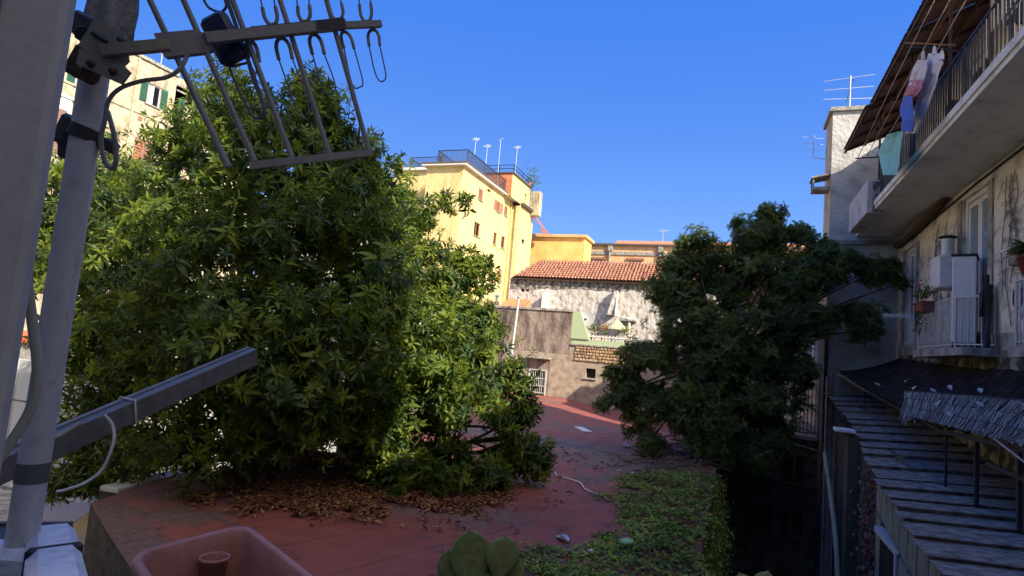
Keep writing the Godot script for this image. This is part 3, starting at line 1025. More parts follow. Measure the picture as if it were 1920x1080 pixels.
func build_far_houses() -> void:
	var t := thing("ochre_block", "low ochre house block with plain wall right of the yellow house", "house", Vector3(-17, -9, -59))
	var st := mb()
	block(st, Vector3(-20.3, -9, -61), Vector3(-14.48, 11.35, -58))
	part("wall", st, M.ochre_plaster, t)
	st = mb()
	bx(st, Vector3(-20.5, 11.35, -61.2), Vector3(-14.25, 11.62, -57.7))
	part("cornice", st, M.peach_plaster, t)
	st = mb()
	slab(st, [Vector3(-20.2, 11.62, -58.4), Vector3(-18.3, 11.62, -58.4), Vector3(-18.3, 12.05, -59.6), Vector3(-20.2, 12.1, -59.6)], Vector3(0, -.08, 0))
	part("tiled_lean_to", st, M.terracotta_tile, t)

	t = thing("peach_house", "long peach house with grey bands, downpipes and red roof strip, far back", "house", Vector3(-5, -9, -72))
	st = mb()
	var hol := []
	for k in 6: hol.append([2.3 + k * 4.75, 18.3, 4.0 + k * 4.75, 20.45])
	facade(st, Vector3(-19.5, -9, -72), Vector3.RIGHT, 30, 22.2, hol, .3)
	quad(st, Vector3(-19.5, -9, -80), Vector3(-19.5, -9, -72), Vector3(-19.5, 13.2, -72), Vector3(-19.5, 13.2, -80))
	part("wall", st, M.peach_plaster, t)
	for k in 6:
		st = mb()
		bx(st, Vector3(-17.25 + k * 4.75, 9.3, -72.32), Vector3(-15.45 + k * 4.75, 11.5, -72.28))
		var w := part("window", st, M.grey_curtain, t)
		st = mb()
		bx(st, Vector3(-17.4 + k * 4.75, 11.46, -72), Vector3(-15.3 + k * 4.75, 11.7, -71.8))
		part("lintel", st, M.brown_shutter, w)
	for y in [12.05]:
		st = mb()
		bx(st, Vector3(-19.6, y, -72), Vector3(10.5, y + .38, -71.86))
		part("band", st, M.concrete, t)
	st = mb()
	bx(st, Vector3(-19.7, 13.2, -80), Vector3(10.6, 13.4, -71.6))
	part("roof_slab", st, M.roof_felt, t)
	st = mb()
	slab(st, [Vector3(-14.2, 13.4, -71.7), Vector3(10.6, 13.4, -71.7), Vector3(10.6, 14.1, -73.5), Vector3(-14.2, 14.1, -73.5)], Vector3(0, -.1, 0))
	part("roof_strip", st, M.brick_red_plaster, t)
	for x in [-14.75, -8.75, -2.5]:
		st = mb()
		tube(st, [Vector3(x, 13.1, -71.75), Vector3(x, -8, -71.75)], .13, 8)
		bx(st, Vector3(x - .2, 12.45, -71.95), Vector3(x + .35, 13.1, -71.6))
		part("downpipe", st, M.concrete, t)
	yagi("thin aerial on the far peach house beside the dark tree", Vector3(-8.6, 13.6, -72.5), 1.7, Vector3(.8, 0, .3), 4, 1.2)

	t = thing("gabled_house", "white gabled house with red roof, seen over the big tree", "house", Vector3(-34, -9, -52))
	st = mb()
	slab(st, [Vector3(-50, -9, -52), Vector3(-29.5, -9, -52), Vector3(-29.5, 14.6, -52), Vector3(-32.5, 16.9, -52), Vector3(-36, 14.4, -52), Vector3(-50, 14.4, -52)], Vector3(0, 0, -6))
	part("wall", st, mat("gable_white", lin(.6, .58, .55), .9), t)
	st = mb()
	slab(st, [Vector3(-28.9, 14.35, -51.6), Vector3(-28.9, 14.35, -58), Vector3(-32.5, 17.1, -58), Vector3(-32.5, 17.1, -51.6)], Vector3(0, .2, 0))
	part("roof", st, M.terracotta_tile, t)
	st = mb()
	bx(st, Vector3(-32.6, 12.6, -52), Vector3(-29.4, 13.3, -51.6))
	part("tiled_band", st, M.terracotta_tile, t)

func build_left_house() -> void:
	var t := thing("cream_house", "weathered cream apartment house with green shutters, upper left", "apartment house", Vector3(-36, -9, -26))
	var X := -35.4
	var st := mb()
	# wall towards +x: u runs to -z from z -16
	var win := [[14.65, 13.3, 26.05, 27.0], [14.6, 13.25, 28.75, 29.7], [13.55, 12.5, 21.75, 22.65], [10.95, 9.2, 25.75, 27.1], [10.95, 9.2, 29.2, 30.4], [6.9, 5.2, 25.7, 27.0]]
	var hol := []
	for w in win: hol.append([w[2] - 16.0, w[1] + 9, w[3] - 16.0, w[0] + 9])
	hol.append([20.3 - 16, 17.3, 21.6 - 16, 20.4])
	facade(st, Vector3(X, -9, -16), Vector3.FORWARD, 12.0, 24.9, hol, .2)
	quad(st, Vector3(X, -9, 24), Vector3(X, -9, -16), Vector3(X, 15.9, -16), Vector3(X, 15.9, 24))
	facade(st, Vector3(X, -9, -28), Vector3.FORWARD, 8.0, 24.3, [], .2)
	quad(st, Vector3(X, -9, -36), Vector3(-46, -9, -36), Vector3(-46, 15.3, -36), Vector3(X, 15.3, -36))
	quad(st, Vector3(-46, -9, 24), Vector3(X, -9, 24), Vector3(X, 15.9, 24), Vector3(-46, 15.9, 24))
	part("wall", st, M.cream_plaster, t)
	for i in win.size():
		var w: Array = win[i]
		if i == 1: continue
		window_pair(t, X, w[1], w[0], -w[2], -w[3], M.green_paint if i < 3 else M.brown_shutter, i < 3)
	window_pair(t, X + .02, 13.25, 14.6, -28.75, -29.7, M.green_paint, true)
	st = mb()
	bx(st, Vector3(X - 10, 15.9, -28.05), Vector3(X + .12, 16.1, 24.2))
	part("roof_edge", st, M.concrete, t)
	st = mb()
	bx(st, Vector3(X - 10, 15.3, -36.1), Vector3(X + .1, 15.42, -28.06))
	bx(st, Vector3(X, 14.95, -36), Vector3(X + .08, 15.05, -28.06))
	part("roof_edge", st, M.concrete, t)
	for y in [12.45, 9.0]:
		st = mb()
		bx(st, Vector3(X, y, -36), Vector3(X + .06, y + .12, -15.9))
		part("string_course", st, M.cream_plaster, t)
	st = mb()
	tube(st, [Vector3(X + .1, 15.8, -25.2), Vector3(X + .1, -8, -25.2)], .07, 6)
	part("downpipe", st, M.cream_plaster, t)
	st = mb()
	bx(st, Vector3(X + .01, 8.3, -21.75), Vector3(X + .1, 11.6, -20.15))
	bx(st, Vector3(X + .02, 11.6, -21.9), Vector3(X + .18, 11.75, -20.0))
	var d := part("balcony_door", st, M.white_paint, t)
	st = mb()
	bx(st, Vector3(X + .1, 8.4, -21.55), Vector3(X + .13, 10.9, -20.35))
	part("pane", st, mat("brown_curtain", lin(.2, .12, .1), .8), d)
	st = mb()
	bx(st, Vector3(X, 12.05, -26.0), Vector3(X + .03, 12.3, -25.75))
	part("vent", st, M.brown_shutter, t)
	for k in 5:
		st = mb()
		tube(st, [Vector3(X - .3, 15.8 + k * .2, -28.2), Vector3(X - .3, 15.75 + k * .2, -36)], .012, 4)
		part("roof_wire", st, M.iron_black, t)
	st = mb()
	bx(st, Vector3(X, 7.6, -23.5), Vector3(X + 1.0, 7.8, -19))
	part("balcony_slab", st, M.concrete, t)
	yagi("small white aerial on the roof edge of the cream house", Vector3(X - .4, 15.9, -27.0), 1.3, Vector3(.2, 0, .7), 4, .8)

# ---------------------------------------------------------------- the house on the right
func build_right_house() -> void:
	var t := thing("right_house", "shaded plaster house with balconies along the right side of the court", "apartment house", Vector3(7, -9, -10))
	var st := mb()
	var F := 4.2
	# the wall looks towards -x: u runs towards +z, from z -19.3
	var hol := [[19.3 - 14.35, 9.98, 19.3 - 12.95, 12.7], [19.3 - 18.65, 9.98, 19.3 - 17.55, 12.45], [19.3 - 14.2, .05, 19.3 - 12.8, 2.3], [19.3 - 11.6, .05, 19.3 - 10.2, 2.3]]
	facade(st, Vector3(F, -9, -19.3), Vector3.BACK, 16.3, 13.1, hol.slice(0, 2), .22)
	facade(st, Vector3(F, 4.1, -19.3), Vector3.BACK, 10.3, 2.98, hol.slice(2), .22)
	quad(st, Vector3(F, 7.08, -19.3), Vector3(F, 7.08, -9), Vector3(12, 7.08, -9), Vector3(12, 7.08, -19.3))
	quad(st, Vector3(F, 4.1, -9), Vector3(F, 4.1, -3), Vector3(12, 4.1, -3), Vector3(12, 4.1, -9))
	quad(st, Vector3(F, 4.1, -9), Vector3(12, 4.1, -9), Vector3(12, 7.08, -9), Vector3(F, 7.08, -9))
	quad(st, Vector3(12, -9, -3), Vector3(12, -9, -9), Vector3(12, 4.1, -9), Vector3(12, 4.1, -3))
	quad(st, Vector3(12, -9, -9), Vector3(12, -9, -19.3), Vector3(12, 7.08, -19.3), Vector3(12, 7.08, -9))
	part("wall", st, M.facade_plaster, t)
	st = mb()
	block(st, Vector3(F + .05, -9, -.4), Vector3(6.4, 10.6, 7))
	block(st, Vector3(F + .06, -9, -2.35), Vector3(6.41, 13.2, -.4))
	part("tall_stair_block", st, M.facade_plaster, t)
	# french windows of the lower floor
	for q in [[-14.35, -12.95, .98, 3.7, false], [-18.65, -17.55, .98, 3.45, false]]:
		st = mb()
		var a: float = q[0]
		var b: float = q[1]
		var x0 := F + .1
		bx(st, Vector3(x0 - .04, q[2], a), Vector3(x0 + .06, q[3], a + .1))
		bx(st, Vector3(x0 - .04, q[2], b - .1), Vector3(x0 + .06, q[3], b))
		bx(st, Vector3(x0 - .039, q[3] - .1, a), Vector3(x0 + .059, q[3], b))
		var w := part("french_window", st, M.pvc_white, t)
		var mid := (a + b) * .5
		for k in 2:
			var s0 := (a + .1 if k == 0 else mid) + .008
			var s1 := (mid if k == 0 else b - .1) - .008
			st = mb()
			for zz in [[s0, s0 + .09], [s1 - .09, s1]]: bx(st, Vector3(x0 - .02, q[2] + .02, zz[0]), Vector3(x0 + .04, q[3] - .12, zz[1]))
			for yy in [[q[2] + .02, q[2] + .6], [q[3] - .22, q[3] - .12]]: bx(st, Vector3(x0 - .019, yy[0], s0 + .09), Vector3(x0 + .039, yy[1], s1 - .09))
			part("leaf_frame", st, M.pvc_white, w)
			st = mb()
			bx(st, Vector3(x0, q[2] + .6, s0 + .09), Vector3(x0 + .012, q[3] - .22, s1 - .09))
			part("pane", st, M.blue_glass, w)
	for q in [[-14.2, -12.8], [-11.6, -10.2]]:                            # balcony doors above
		st = mb()
		bx(st, Vector3(F + .08, 4.15, q[0]), Vector3(F + .16, 6.4, q[1]))
		var w := part("balcony_door", st, M.pvc_white, t)
		st = mb()
		bx(st, Vector3(F + .06, 4.5, q[0] + .15), Vector3(F + .09, 6.2, q[0] + .62))
		bx(st, Vector3(F + .06, 4.5, q[1] - .62), Vector3(F + .09, 6.2, q[1] - .15))
		part("pane", st, M.dark_opening, w)
	# bands round the openings, pipes under the balcony
	st = mb()
	for q in [[-14.35, -12.95, 3.7], [-18.65, -17.55, 3.45]]:
		for z in [q[0] - .2, q[1] + .003]: bx(st, Vector3(F - .03, .9, z), Vector3(F, q[2], z + .197))
	part("door_surround", st, M.concrete, t)
	st = mb()
	tube(st, curve([Vector3(F - .12, 4.0, -14.9), Vector3(F - .13, 3.9, -15.2), Vector3(F - .12, 3.72, -17), Vector3(F - .1, 3.66, -19.2)], 14), .075, 10)
	part("drain_pipe", st, M.rust, t)
	st = mb()
	tube(st, [Vector3(F - .03, 3.86, -9), Vector3(F - .03, 3.82, -13.5), Vector3(F - .03, 3.62, -19.2)], .02, 6)
	part("cable", st, M.iron_black, t)
	st = mb()
	bx(st, Vector3(F - .02, .62, -19.2), Vector3(F, .9, 3))
	part("floor_band", st, M.concrete, t)
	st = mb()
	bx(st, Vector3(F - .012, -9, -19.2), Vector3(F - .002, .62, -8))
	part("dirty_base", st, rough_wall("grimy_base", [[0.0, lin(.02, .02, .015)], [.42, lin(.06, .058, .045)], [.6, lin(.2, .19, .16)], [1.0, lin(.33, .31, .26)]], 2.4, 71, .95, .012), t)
	# bare creeper stems on the wall, one plant between the windows and one beside the near window
	for g in [[-16.4, -14.7, "dry bare creeper on the wall between the two french windows"], [-12.7, -11.0, "dry bare creeper climbing the wall at the right picture edge"]]:
		var o := thing("wall_creeper", g[2], "creeper", Vector3(F, .9, (g[0] + g[1]) * .5))
		for k in 11:
			st = mb()
			var z: float = lerpf(g[0], g[1], rng.randf())
			var y := .95 + rng.randf() * .8
			var p := []
			var dz := rng.randfn() * .05
			for i in 12:
				p.append(Vector3(F - .025, y, clampf(z, g[0] - .15, g[1] + .15)))
				y += .12 + rng.randf() * .12
				dz = dz * .7 + rng.randfn() * .045
				z += dz
				if y > 3.6: break
			if p.size() > 2: tube(st, p, .008, 5)
			for j in range(1, p.size() - 1):                                  # side twigs that curl
				var s := -1.0 if rng.randf() < .5 else 1.0
				var l := .12 + rng.randf() * .22
				tube(st, curve([p[j], p[j] + Vector3(-.01, .08, s * l * .5), p[j] + Vector3(-.015, .05 - rng.randf() * .1, s * l)], 5), .005, 4)
			part("stem", st, mat("dry_stem", lin(.2, .19, .17), .9) if not M.has("dry_stem") else M.dry_stem, o)

func build_wing() -> void:
	var t := thing("end_wing", "tall grey plastered wing closing the right side, its top in sun", "house", Vector3(4, -9, -20))
	var st := mb()
	facade(st, Vector3(2.42, -9, -19.32), Vector3.RIGHT, 3.6, 16.7, [], .2)
	part("front_wall", st, M.wing_plaster, t)
	st = mb()
	quad(st, Vector3(2.42, -9, -20.7), Vector3(2.42, -9, -19.32), Vector3(2.42, 7.7, -19.32), Vector3(2.42, 7.7, -20.7))
	quad(st, Vector3(6, -9, -20.7), Vector3(2.42, -9, -20.7), Vector3(2.42, 7.7, -20.7), Vector3(6, 7.7, -20.7))
	quad(st, Vector3(6, -9, -19.32), Vector3(6, -9, -20.7), Vector3(6, 7.7, -20.7), Vector3(6, 7.7, -19.32))
	part("side_wall", st, M.cream_plaster, t)
	st = mb()
	bx(st, Vector3(2.4, -9, -20.72), Vector3(2.5, 1.8, -19.3))
	part("dark_foot", st, M.dark_wall, t)
	st = mb()
	bx(st, Vector3(2.34, 7.7, -20.8), Vector3(6.1, 7.82, -19.24))
	part("roof_edge", st, M.concrete, t)
	st = mb()
	bx(st, Vector3(1.95, 5.35, -19.9), Vector3(2.42, 5.45, -19.4))
	slab(st, [Vector3(1.92, 5.75, -19.35), Vector3(2.42, 5.85, -19.35), Vector3(2.42, 5.85, -20.0), Vector3(1.92, 5.75, -20.0)], Vector3(0, -.05, 0))
	for q in [[1.97, -19.42], [1.97, -19.88]]: bx(st, Vector3(q[0] - .02, 5.45, q[1] - .02), Vector3(q[0] + .02, 5.74, q[1] + .02))
	part("side_balcony", st, M.concrete, t)
	st = mb()
	bx(st, Vector3(2.35, 3.7, -19.5), Vector3(4.15, 3.82, -19.22))
	part("ledge", st, M.concrete, t)
	t = thing("back_house", "tall house behind the end wing that shades the court", "house", Vector3(8, -9, -27))
	st = mb()
	block(st, Vector3(5.6, -9, -36), Vector3(13, 8.0, -22.8))
	part("wall", st, M.peach_plaster, t)
	# aerials on the wing
	t = thing("roof_antenna", "wide white comb aerial on a mast on the grey wing", "antenna", Vector3(2.9, 7.8, -20))
	st = mb()
	tube(st, [Vector3(2.95, 7.8, -20), Vector3(2.95, 9.1, -20)], .02, 6)
	part("mast", st, M.galvanised, t)
	for k in 3:
		st = mb()
		tube(st, [Vector3(2.2, 8.3 + k * .33, -19.8 - k * .1), Vector3(3.6, 8.42 + k * .33, -20.2 + k * .1)], .007, 5)
		part("element", st, M.galvanised, t)
	st = mb()
	tube(st, [Vector3(2.8, 8.1, -19.6), Vector3(3.1, 9.15, -20.4)], .014, 5)
	part("boom", st, M.iron_black, t)
	t = thing("roof_antenna", "small faint aerial at the left edge of the grey wing", "antenna", Vector3(2.4, 6.9, -21))
	st = mb()
	tube(st, [Vector3(2.44, 6.8, -21), Vector3(2.1, 6.85, -21), Vector3(2.1, 7.6, -21)], .015, 5)
	part("mast", st, M.galvanised, t)
	for k in 3:
		st = mb()
		tube(st, [Vector3(1.75, 7.1 + k * .2, -20.8), Vector3(2.4, 7.15 + k * .2, -21.2)], .005, 4)
		part("element", st, M.galvanised, t)

func build_upper_balcony() -> void:
	var t := thing("upper_balcony", "long upper balcony with pale slab and black bar railing", "balcony", Vector3(3.6, 3.9, -11))
	var st := mb()
	bx(st, Vector3(2.95, 3.92, -16.0), Vector3(4.19, 4.1, 2.0))
	bx(st, Vector3(3.1, 3.92, -19.25), Vector3(4.19, 4.1, -16.0))
	part("slab", st, M.slab_paint, t)
	st = mb()
	bx(st, Vector3(2.92, 4.0, -15.95), Vector3(2.95, 4.12, 2.0))
	part("slab_lip", st, M.slab_paint, t)
	st = mb()
	cbox(st, Vector3(2.95, 4.24, -17.2), Vector3(.34, .8, 2.4), .012)
	var bp := part("end_parapet", st, M.wing_plaster, t)
	st = mb()
	bx(st, Vector3(2.9, 3.86, -15.998), Vector3(3.11, 4.6, -15.98))
	part("stained_face", st, M.black_mould_plaster, bp)
	var r := thing("balcony_railing", "black iron bar railing of the long upper balcony", "railing", Vector3(3, 4.1, -10))
	railing(r, [Vector3(3.06, 4.1, -15.95), Vector3(3.06, 4.1, -13.2), Vector3(3.06, 4.1, -10.4), Vector3(3.06, 4.1, -7.4), Vector3(3.06, 4.1, -5.0)], .98, .125, M.iron_black, .0115)
	# sheet canopies on posts
	for part_ in [[-15.7, -9.2, 2.72, 6.4, "large brown corrugated sheet canopy over the upper balcony"], [-18.7, -15.62, 2.62, 6.3, "smaller far brown sheet canopy next to the grey wing"]]:
		var c := thing("sheet_canopy", part_[4], "canopy", Vector3(3.4, 6.3, (part_[0] + part_[1]) * .5), "canopies over the upper balcony")
		var z0: float = part_[0]
		var z1: float = part_[1]
		var n := int((z1 - z0) / .95)
		for k in n:                                                       # corrugated sheets, each lapped over the next
			st = mb()
			st.set_smooth_group(1)
			var a := lerpf(z0, z1, float(k) / n)
			var b := lerpf(z0, z1, float(k + 1) / n) + .04
			var m := 16
			var lo: Vector3
			var hi: Vector3
			for i in m + 1:
				var z := lerpf(a, b, float(i) / m)
				var d := .018 * sin(z * TAU / .13) + .006 * (k % 2)
				var l2 := Vector3(part_[2] + .006 * sin(k * 2.3), part_[3] + d, z)
				var h2 := Vector3(4.2, part_[3] + .62 + d, z)
				if i: quad(st, lo, l2, h2, hi)
				lo = l2; hi = h2
			part("sheet", st, M.canopy_sheet, c)
		for k in n + 1:
			st = mb()
			var z := lerpf(z0 + .1, z1 - .1, float(k) / n)
			bar(st, Vector3(part_[2] + .05, part_[3] - .045, z), Vector3(4.18, part_[3] + .565, z), .05, .07)
			part("joist", st, M.rust, c)
		for s in [.06, .55, 1.05]:
			st = mb()
			bar(st, Vector3(part_[2] + s, part_[3] - .09 + s * .41, z0), Vector3(part_[2] + s, part_[3] - .09 + s * .41, z1), .05, .05)
			part("purlin", st, M.rust if s != .55 else M.wood_pole, c)
		var zs := [-9.4, -11.1, -13.4] if z1 > -10 else [-16.2]
		for z in zs:
			st = mb()
			bar(st, Vector3(3.06, 4.1, z), Vector3(3.06, part_[3] + .05, z), .04, .04, Vector3.RIGHT)
			part("post", st, M.rust, c)
	# things on the balcony seen through the bars
	t = thing("air_conditioner", "cream air conditioner hanging under the canopy on the upper balcony", "air conditioner", Vector3(3.6, 5.5, -10.2))
	st = mb()
	cbox(st, Vector3(3.75, 5.75, -10.2), Vector3(.34, .62, .86), .035)
	var ac := part("casing", st, M.cloth_cream, t)
	st = mb()
	for k in 7: bx(st, Vector3(3.565, 5.5 + k * .07, -10.5), Vector3(3.579, 5.53 + k * .07, -9.95))
	part("grille", st, M.iron_black, ac)
	st = mb()
	for z in [-10.5, -9.9]:
		bar(st, Vector3(4.19, 5.4, z), Vector3(3.6, 5.42, z), .03, .04)
	part("bracket", st, M.iron_black, t)
	t = thing("balcony_planter", "dark square planter behind the black balcony bars", "planter", Vector3(3.4, 4.1, -11.6))
	st = mb()
	cbox(st, Vector3(3.3, 4.37, -11.5), Vector3(.32, .5, .32), .02)
	part("tub", st, M.iron_black, t)
	st = mb()
	bx(st, Vector3(3.16, 4.62, -11.64), Vector3(3.44, 4.625, -11.36))
	part("soil", st, M.potting_soil, t)
	t = thing("balcony_table", "dark folding table with things on it behind the near balcony bars", "table", Vector3(3.5, 4.1, -8.9))
	st = mb()
	cbox(st, Vector3(3.45, 4.85, -8.9), Vector3(.5, .04, .9), .008)
	part("top", st, M.iron_black, t)
	for q in [[3.25, -9.3], [3.65, -9.3], [3.25, -8.5], [3.65, -8.5]]:
		st = mb()
		bar(st, Vector3(q[0], 4.1, q[1]), Vector3(q[0], 4.83, q[1]), .03, .03)
		part("leg", st, M.iron_black, t)

func build_lower_balcony() -> void:
	var t := thing("lower_balcony", "small lower balcony with white bar railing and pale slab", "balcony", Vector3(4, .6, -14))
	var st := mb()
	bx(st, Vector3(3.68, .5, -15.6), Vector3(4.2, .64, -12.4))
	part("slab", st, M.concrete, t)
	st = mb()
	var r := thing("balcony_railing", "white thin bar railing round the lower balcony with the cabinet", "railing", Vector3(3.8, .64, -14))
	railing(r, [Vector3(4.17, .64, -15.5), Vector3(3.75, .64, -15.5), Vector3(3.75, .64, -13.1), Vector3(4.17, .64, -12.55)], .93, .115, M.iron_white, .011)
	t = thing("utility_cabinet", "tall white metal cabinet with dark lid standing behind the white bars", "cabinet", Vector3(3.9, .64, -13))
	st = mb()
	var b := Basis(Vector3.UP, -.35)
	cbox(st, Vector3(3.98, 1.54, -13.4), Vector3(.36, 1.6, .56), .015, b)
	part("body", st, M.cabinet_white, t)
	st = mb()
	cbox(st, Vector3(3.98, 2.365, -13.4), Vector3(.4, .045, .6), .01, b)
	part("lid", st, M.iron_black, t)
	st = mb()
	box(st, Vector3(3.98, .69, -13.4), Vector3(.34, .1, .54), b)
	part("plinth", st, M.iron_black, t)
	st = mb()
	var fr := b * Vector3(-.185, 0, 0)
	box(st, Vector3(3.98, 1.45, -13.4) + fr, Vector3(.008, .012, .5), b)
	box(st, Vector3(3.98, 1.75, -13.4) + fr + b * Vector3(-.01, 0, .2), Vector3(.02, .1, .025), b)
	part("door_seam", st, M.iron_black, t)
	t = thing("boiler_box", "smaller white box with round flue pipe on the wall behind the cabinet", "boiler", Vector3(4, 2, -14))
	st = mb()
	cbox(st, Vector3(3.98, 2.22, -14.5), Vector3(.42, .66, .62), .02)
	part("casing", st, M.cabinet_white, t)
	st = mb()
	tube(st, [Vector3(3.96, 2.55, -14.35), Vector3(3.96, 2.9, -14.35)], .115, 14)
	var fl := part("flue", st, M.galvanised, t)
	st = mb()
	lathe(st, [[.0, .06], [.16, .02], [.17, 0], [.115, -.02]], Vector3(3.96, 2.93, -14.35), Basis(), 16)
	part("cap", st, M.iron_black, fl)
	# drying rack leaning out over the rail
	t = thing("drying_rack", "white wire clothes rack sticking out left of the flower box", "clothes rack", Vector3(3.6, 1.3, -15.4))
	for k in 4:
		st = mb()
		var o := Vector3(3.75, 1.32 + .05 * k, -15.3 - k * .12)
		tube(st, [o, o + Vector3(-.62, .06 - k * .03, -.22)], .007, 6)
		part("arm", st, M.iron_white, t)
	for k in 5:
		st = mb()
		var f := -.12 - k * .12
		tube(st, [Vector3(3.75 + f, 1.34, -15.25 + f * .3), Vector3(3.75 + f, 1.46 - k * .02, -15.8 + f * .3)], .009, 5)
		part("wire", st, M.iron_white, t)
	# flower box on the rail
	t = thing("flower_box", "terracotta flower box with sparse plants hooked on the white railing", "flower box", Vector3(3.66, 1.45, -14.6))
	st = mb()
	box(st, Vector3(3.62, 1.5, -14.6), Vector3(.2, .2, .62))
	box(st, Vector3(3.62, 1.595, -14.6), Vector3(.24, .03, .66))
	part("trough", st, M.pot_red, t)
	st = mb()
	for i in 110:
		var p := Vector3(3.62, 1.66, -14.6) + Vector3(rng.randfn() * .08, absf(rng.randfn()) * .13, rng.randfn() * .22)
		leaf(st, p, Vector3(rng.randfn(), rng.randf() + .3, rng.randfn()).normalized(), .12, .035)
	part("foliage", st, M.locust, t)
	st = mb()
	for i in 16:
		var p := Vector3(3.6, 1.95, -14.75) + Vector3(rng.randfn() * .05, rng.randfn() * .05, rng.randfn() * .06)
		leaf(st, p, Vector3(rng.randfn(), rng.randf(), rng.randfn()).normalized(), .07, .05)
	part("flower", st, M.orange_cloth, t)
	st = mb()
	for k in 4: tube(st, curve([Vector3(3.6, 1.6, -14.7 + k * .1), Vector3(3.5, 1.35, -14.75 + k * .1), Vector3(3.6, .9 + .1 * k, -14.8 + k * .1)], 8), .008, 4)
	for i in 40: leaf(st, Vector3(3.58 + rng.randfn() * .05, 1.0 + rng.randf() * .4, -14.7 + rng.randfn() * .16), Vector3(rng.randfn(), -rng.randf(), rng.randfn()).normalized(), .08, .05)
	part("trailing_stems", st, M.locust, t)
	# folded dark things behind the cabinet
	t = thing("folded_chairs", "dark folded garden chairs stacked right of the white cabinet", "chair", Vector3(4.08, .64, -12.6))
	for k in 3:
		st = mb()
		bar(st, Vector3(4.1, .66, -12.75 + k * .06), Vector3(4.0, 1.9, -12.55 + k * .07), .03, .05)
		bar(st, Vector3(4.0, .66, -12.5 + k * .05), Vector3(4.12, 1.75, -12.72 + k * .07), .03, .05)
		bx(st, Vector3(3.98, 1.2 + k * .12, -12.72 + k * .05), Vector3(4.14, 1.62, -12.66 + k * .05))
		part("folded_chair", st, M.iron_black, t)
	# next balcony at the right edge of the picture
	t = thing("near_balcony", "second lower balcony with white bars at the right picture edge", "balcony", Vector3(4, .6, -9.6))
	st = mb()
	bx(st, Vector3(3.72, .44, -10.75), Vector3(4.2, .6, -7.5))
	part("slab", st, M.concrete, t)
	railing(t, [Vector3(4.17, .6, -10.7), Vector3(3.8, .6, -10.7), Vector3(3.8, .6, -7.6)], .95, .12, M.iron_white, .011)
	t = thing("hanging_pot", "red flower pot with dark spiky plant on the balcony at the right edge", "flower pot", Vector3(3.66, 1.55, -11.0))
	st = mb()
	lathe(st, [[.0, -.1], [.085, -.1], [.125, .14], [.135, .14], [.135, .17], [.11, .17], [.1, .1], [.0, .1]], Vector3(3.98, 1.78, -10.8), Basis(), 16)
	part("pot", st, M.pot_red, t)
	st = mb()
	for i in 140:
		var a := rng.randf() * TAU
		var e := rng.randf() * 1.4 - .3
		leaf(st, Vector3(3.98, 1.98 + rng.randf() * .1, -10.8), Vector3(cos(a) * cos(e), sin(e), sin(a) * cos(e)), .2 + rng.randf() * .15, .03)
	part("foliage", st, M.locust, t)
	t = thing("wall_hoop", "dark metal hoop hanging on the wall at the right edge", "hoop", Vector3(4.1, 1.4, -11.5))
	st = mb()
	var ring := []
	for i in 25: ring.append(Vector3(4.12, 1.42 + .17 * sin(TAU * i / 24.0), -11.55 + .17 * cos(TAU * i / 24.0)))
	tube(st, ring, .012, 6)
	part("hoop", st, M.iron_black, t)
	t = thing("wall_lamp", "small white hooded box on the wall at the right edge", "wall box", Vector3(4.1, 2.2, -11.4))
	st = mb()
	slab(st, [Vector3(4.19, 2.25, -11.75), Vector3(4.19, 2.25, -11.2), Vector3(3.9, 2.13, -11.2), Vector3(3.9, 2.13, -11.75)], Vector3(0, .03, 0))
	part("hood", st, M.white_paint, t)
	st = mb()
	cbox(st, Vector3(4.1, 2.05, -11.5), Vector3(.16, .26, .3), .02)
	part("box_body", st, M.concrete, t)

# ---------------------------------------------------------------- shed, reed mat, pit
func eave_x(z: float) -> float:
	return lerpf(1.81, 2.6, (-6.3 - z) / 8.6)

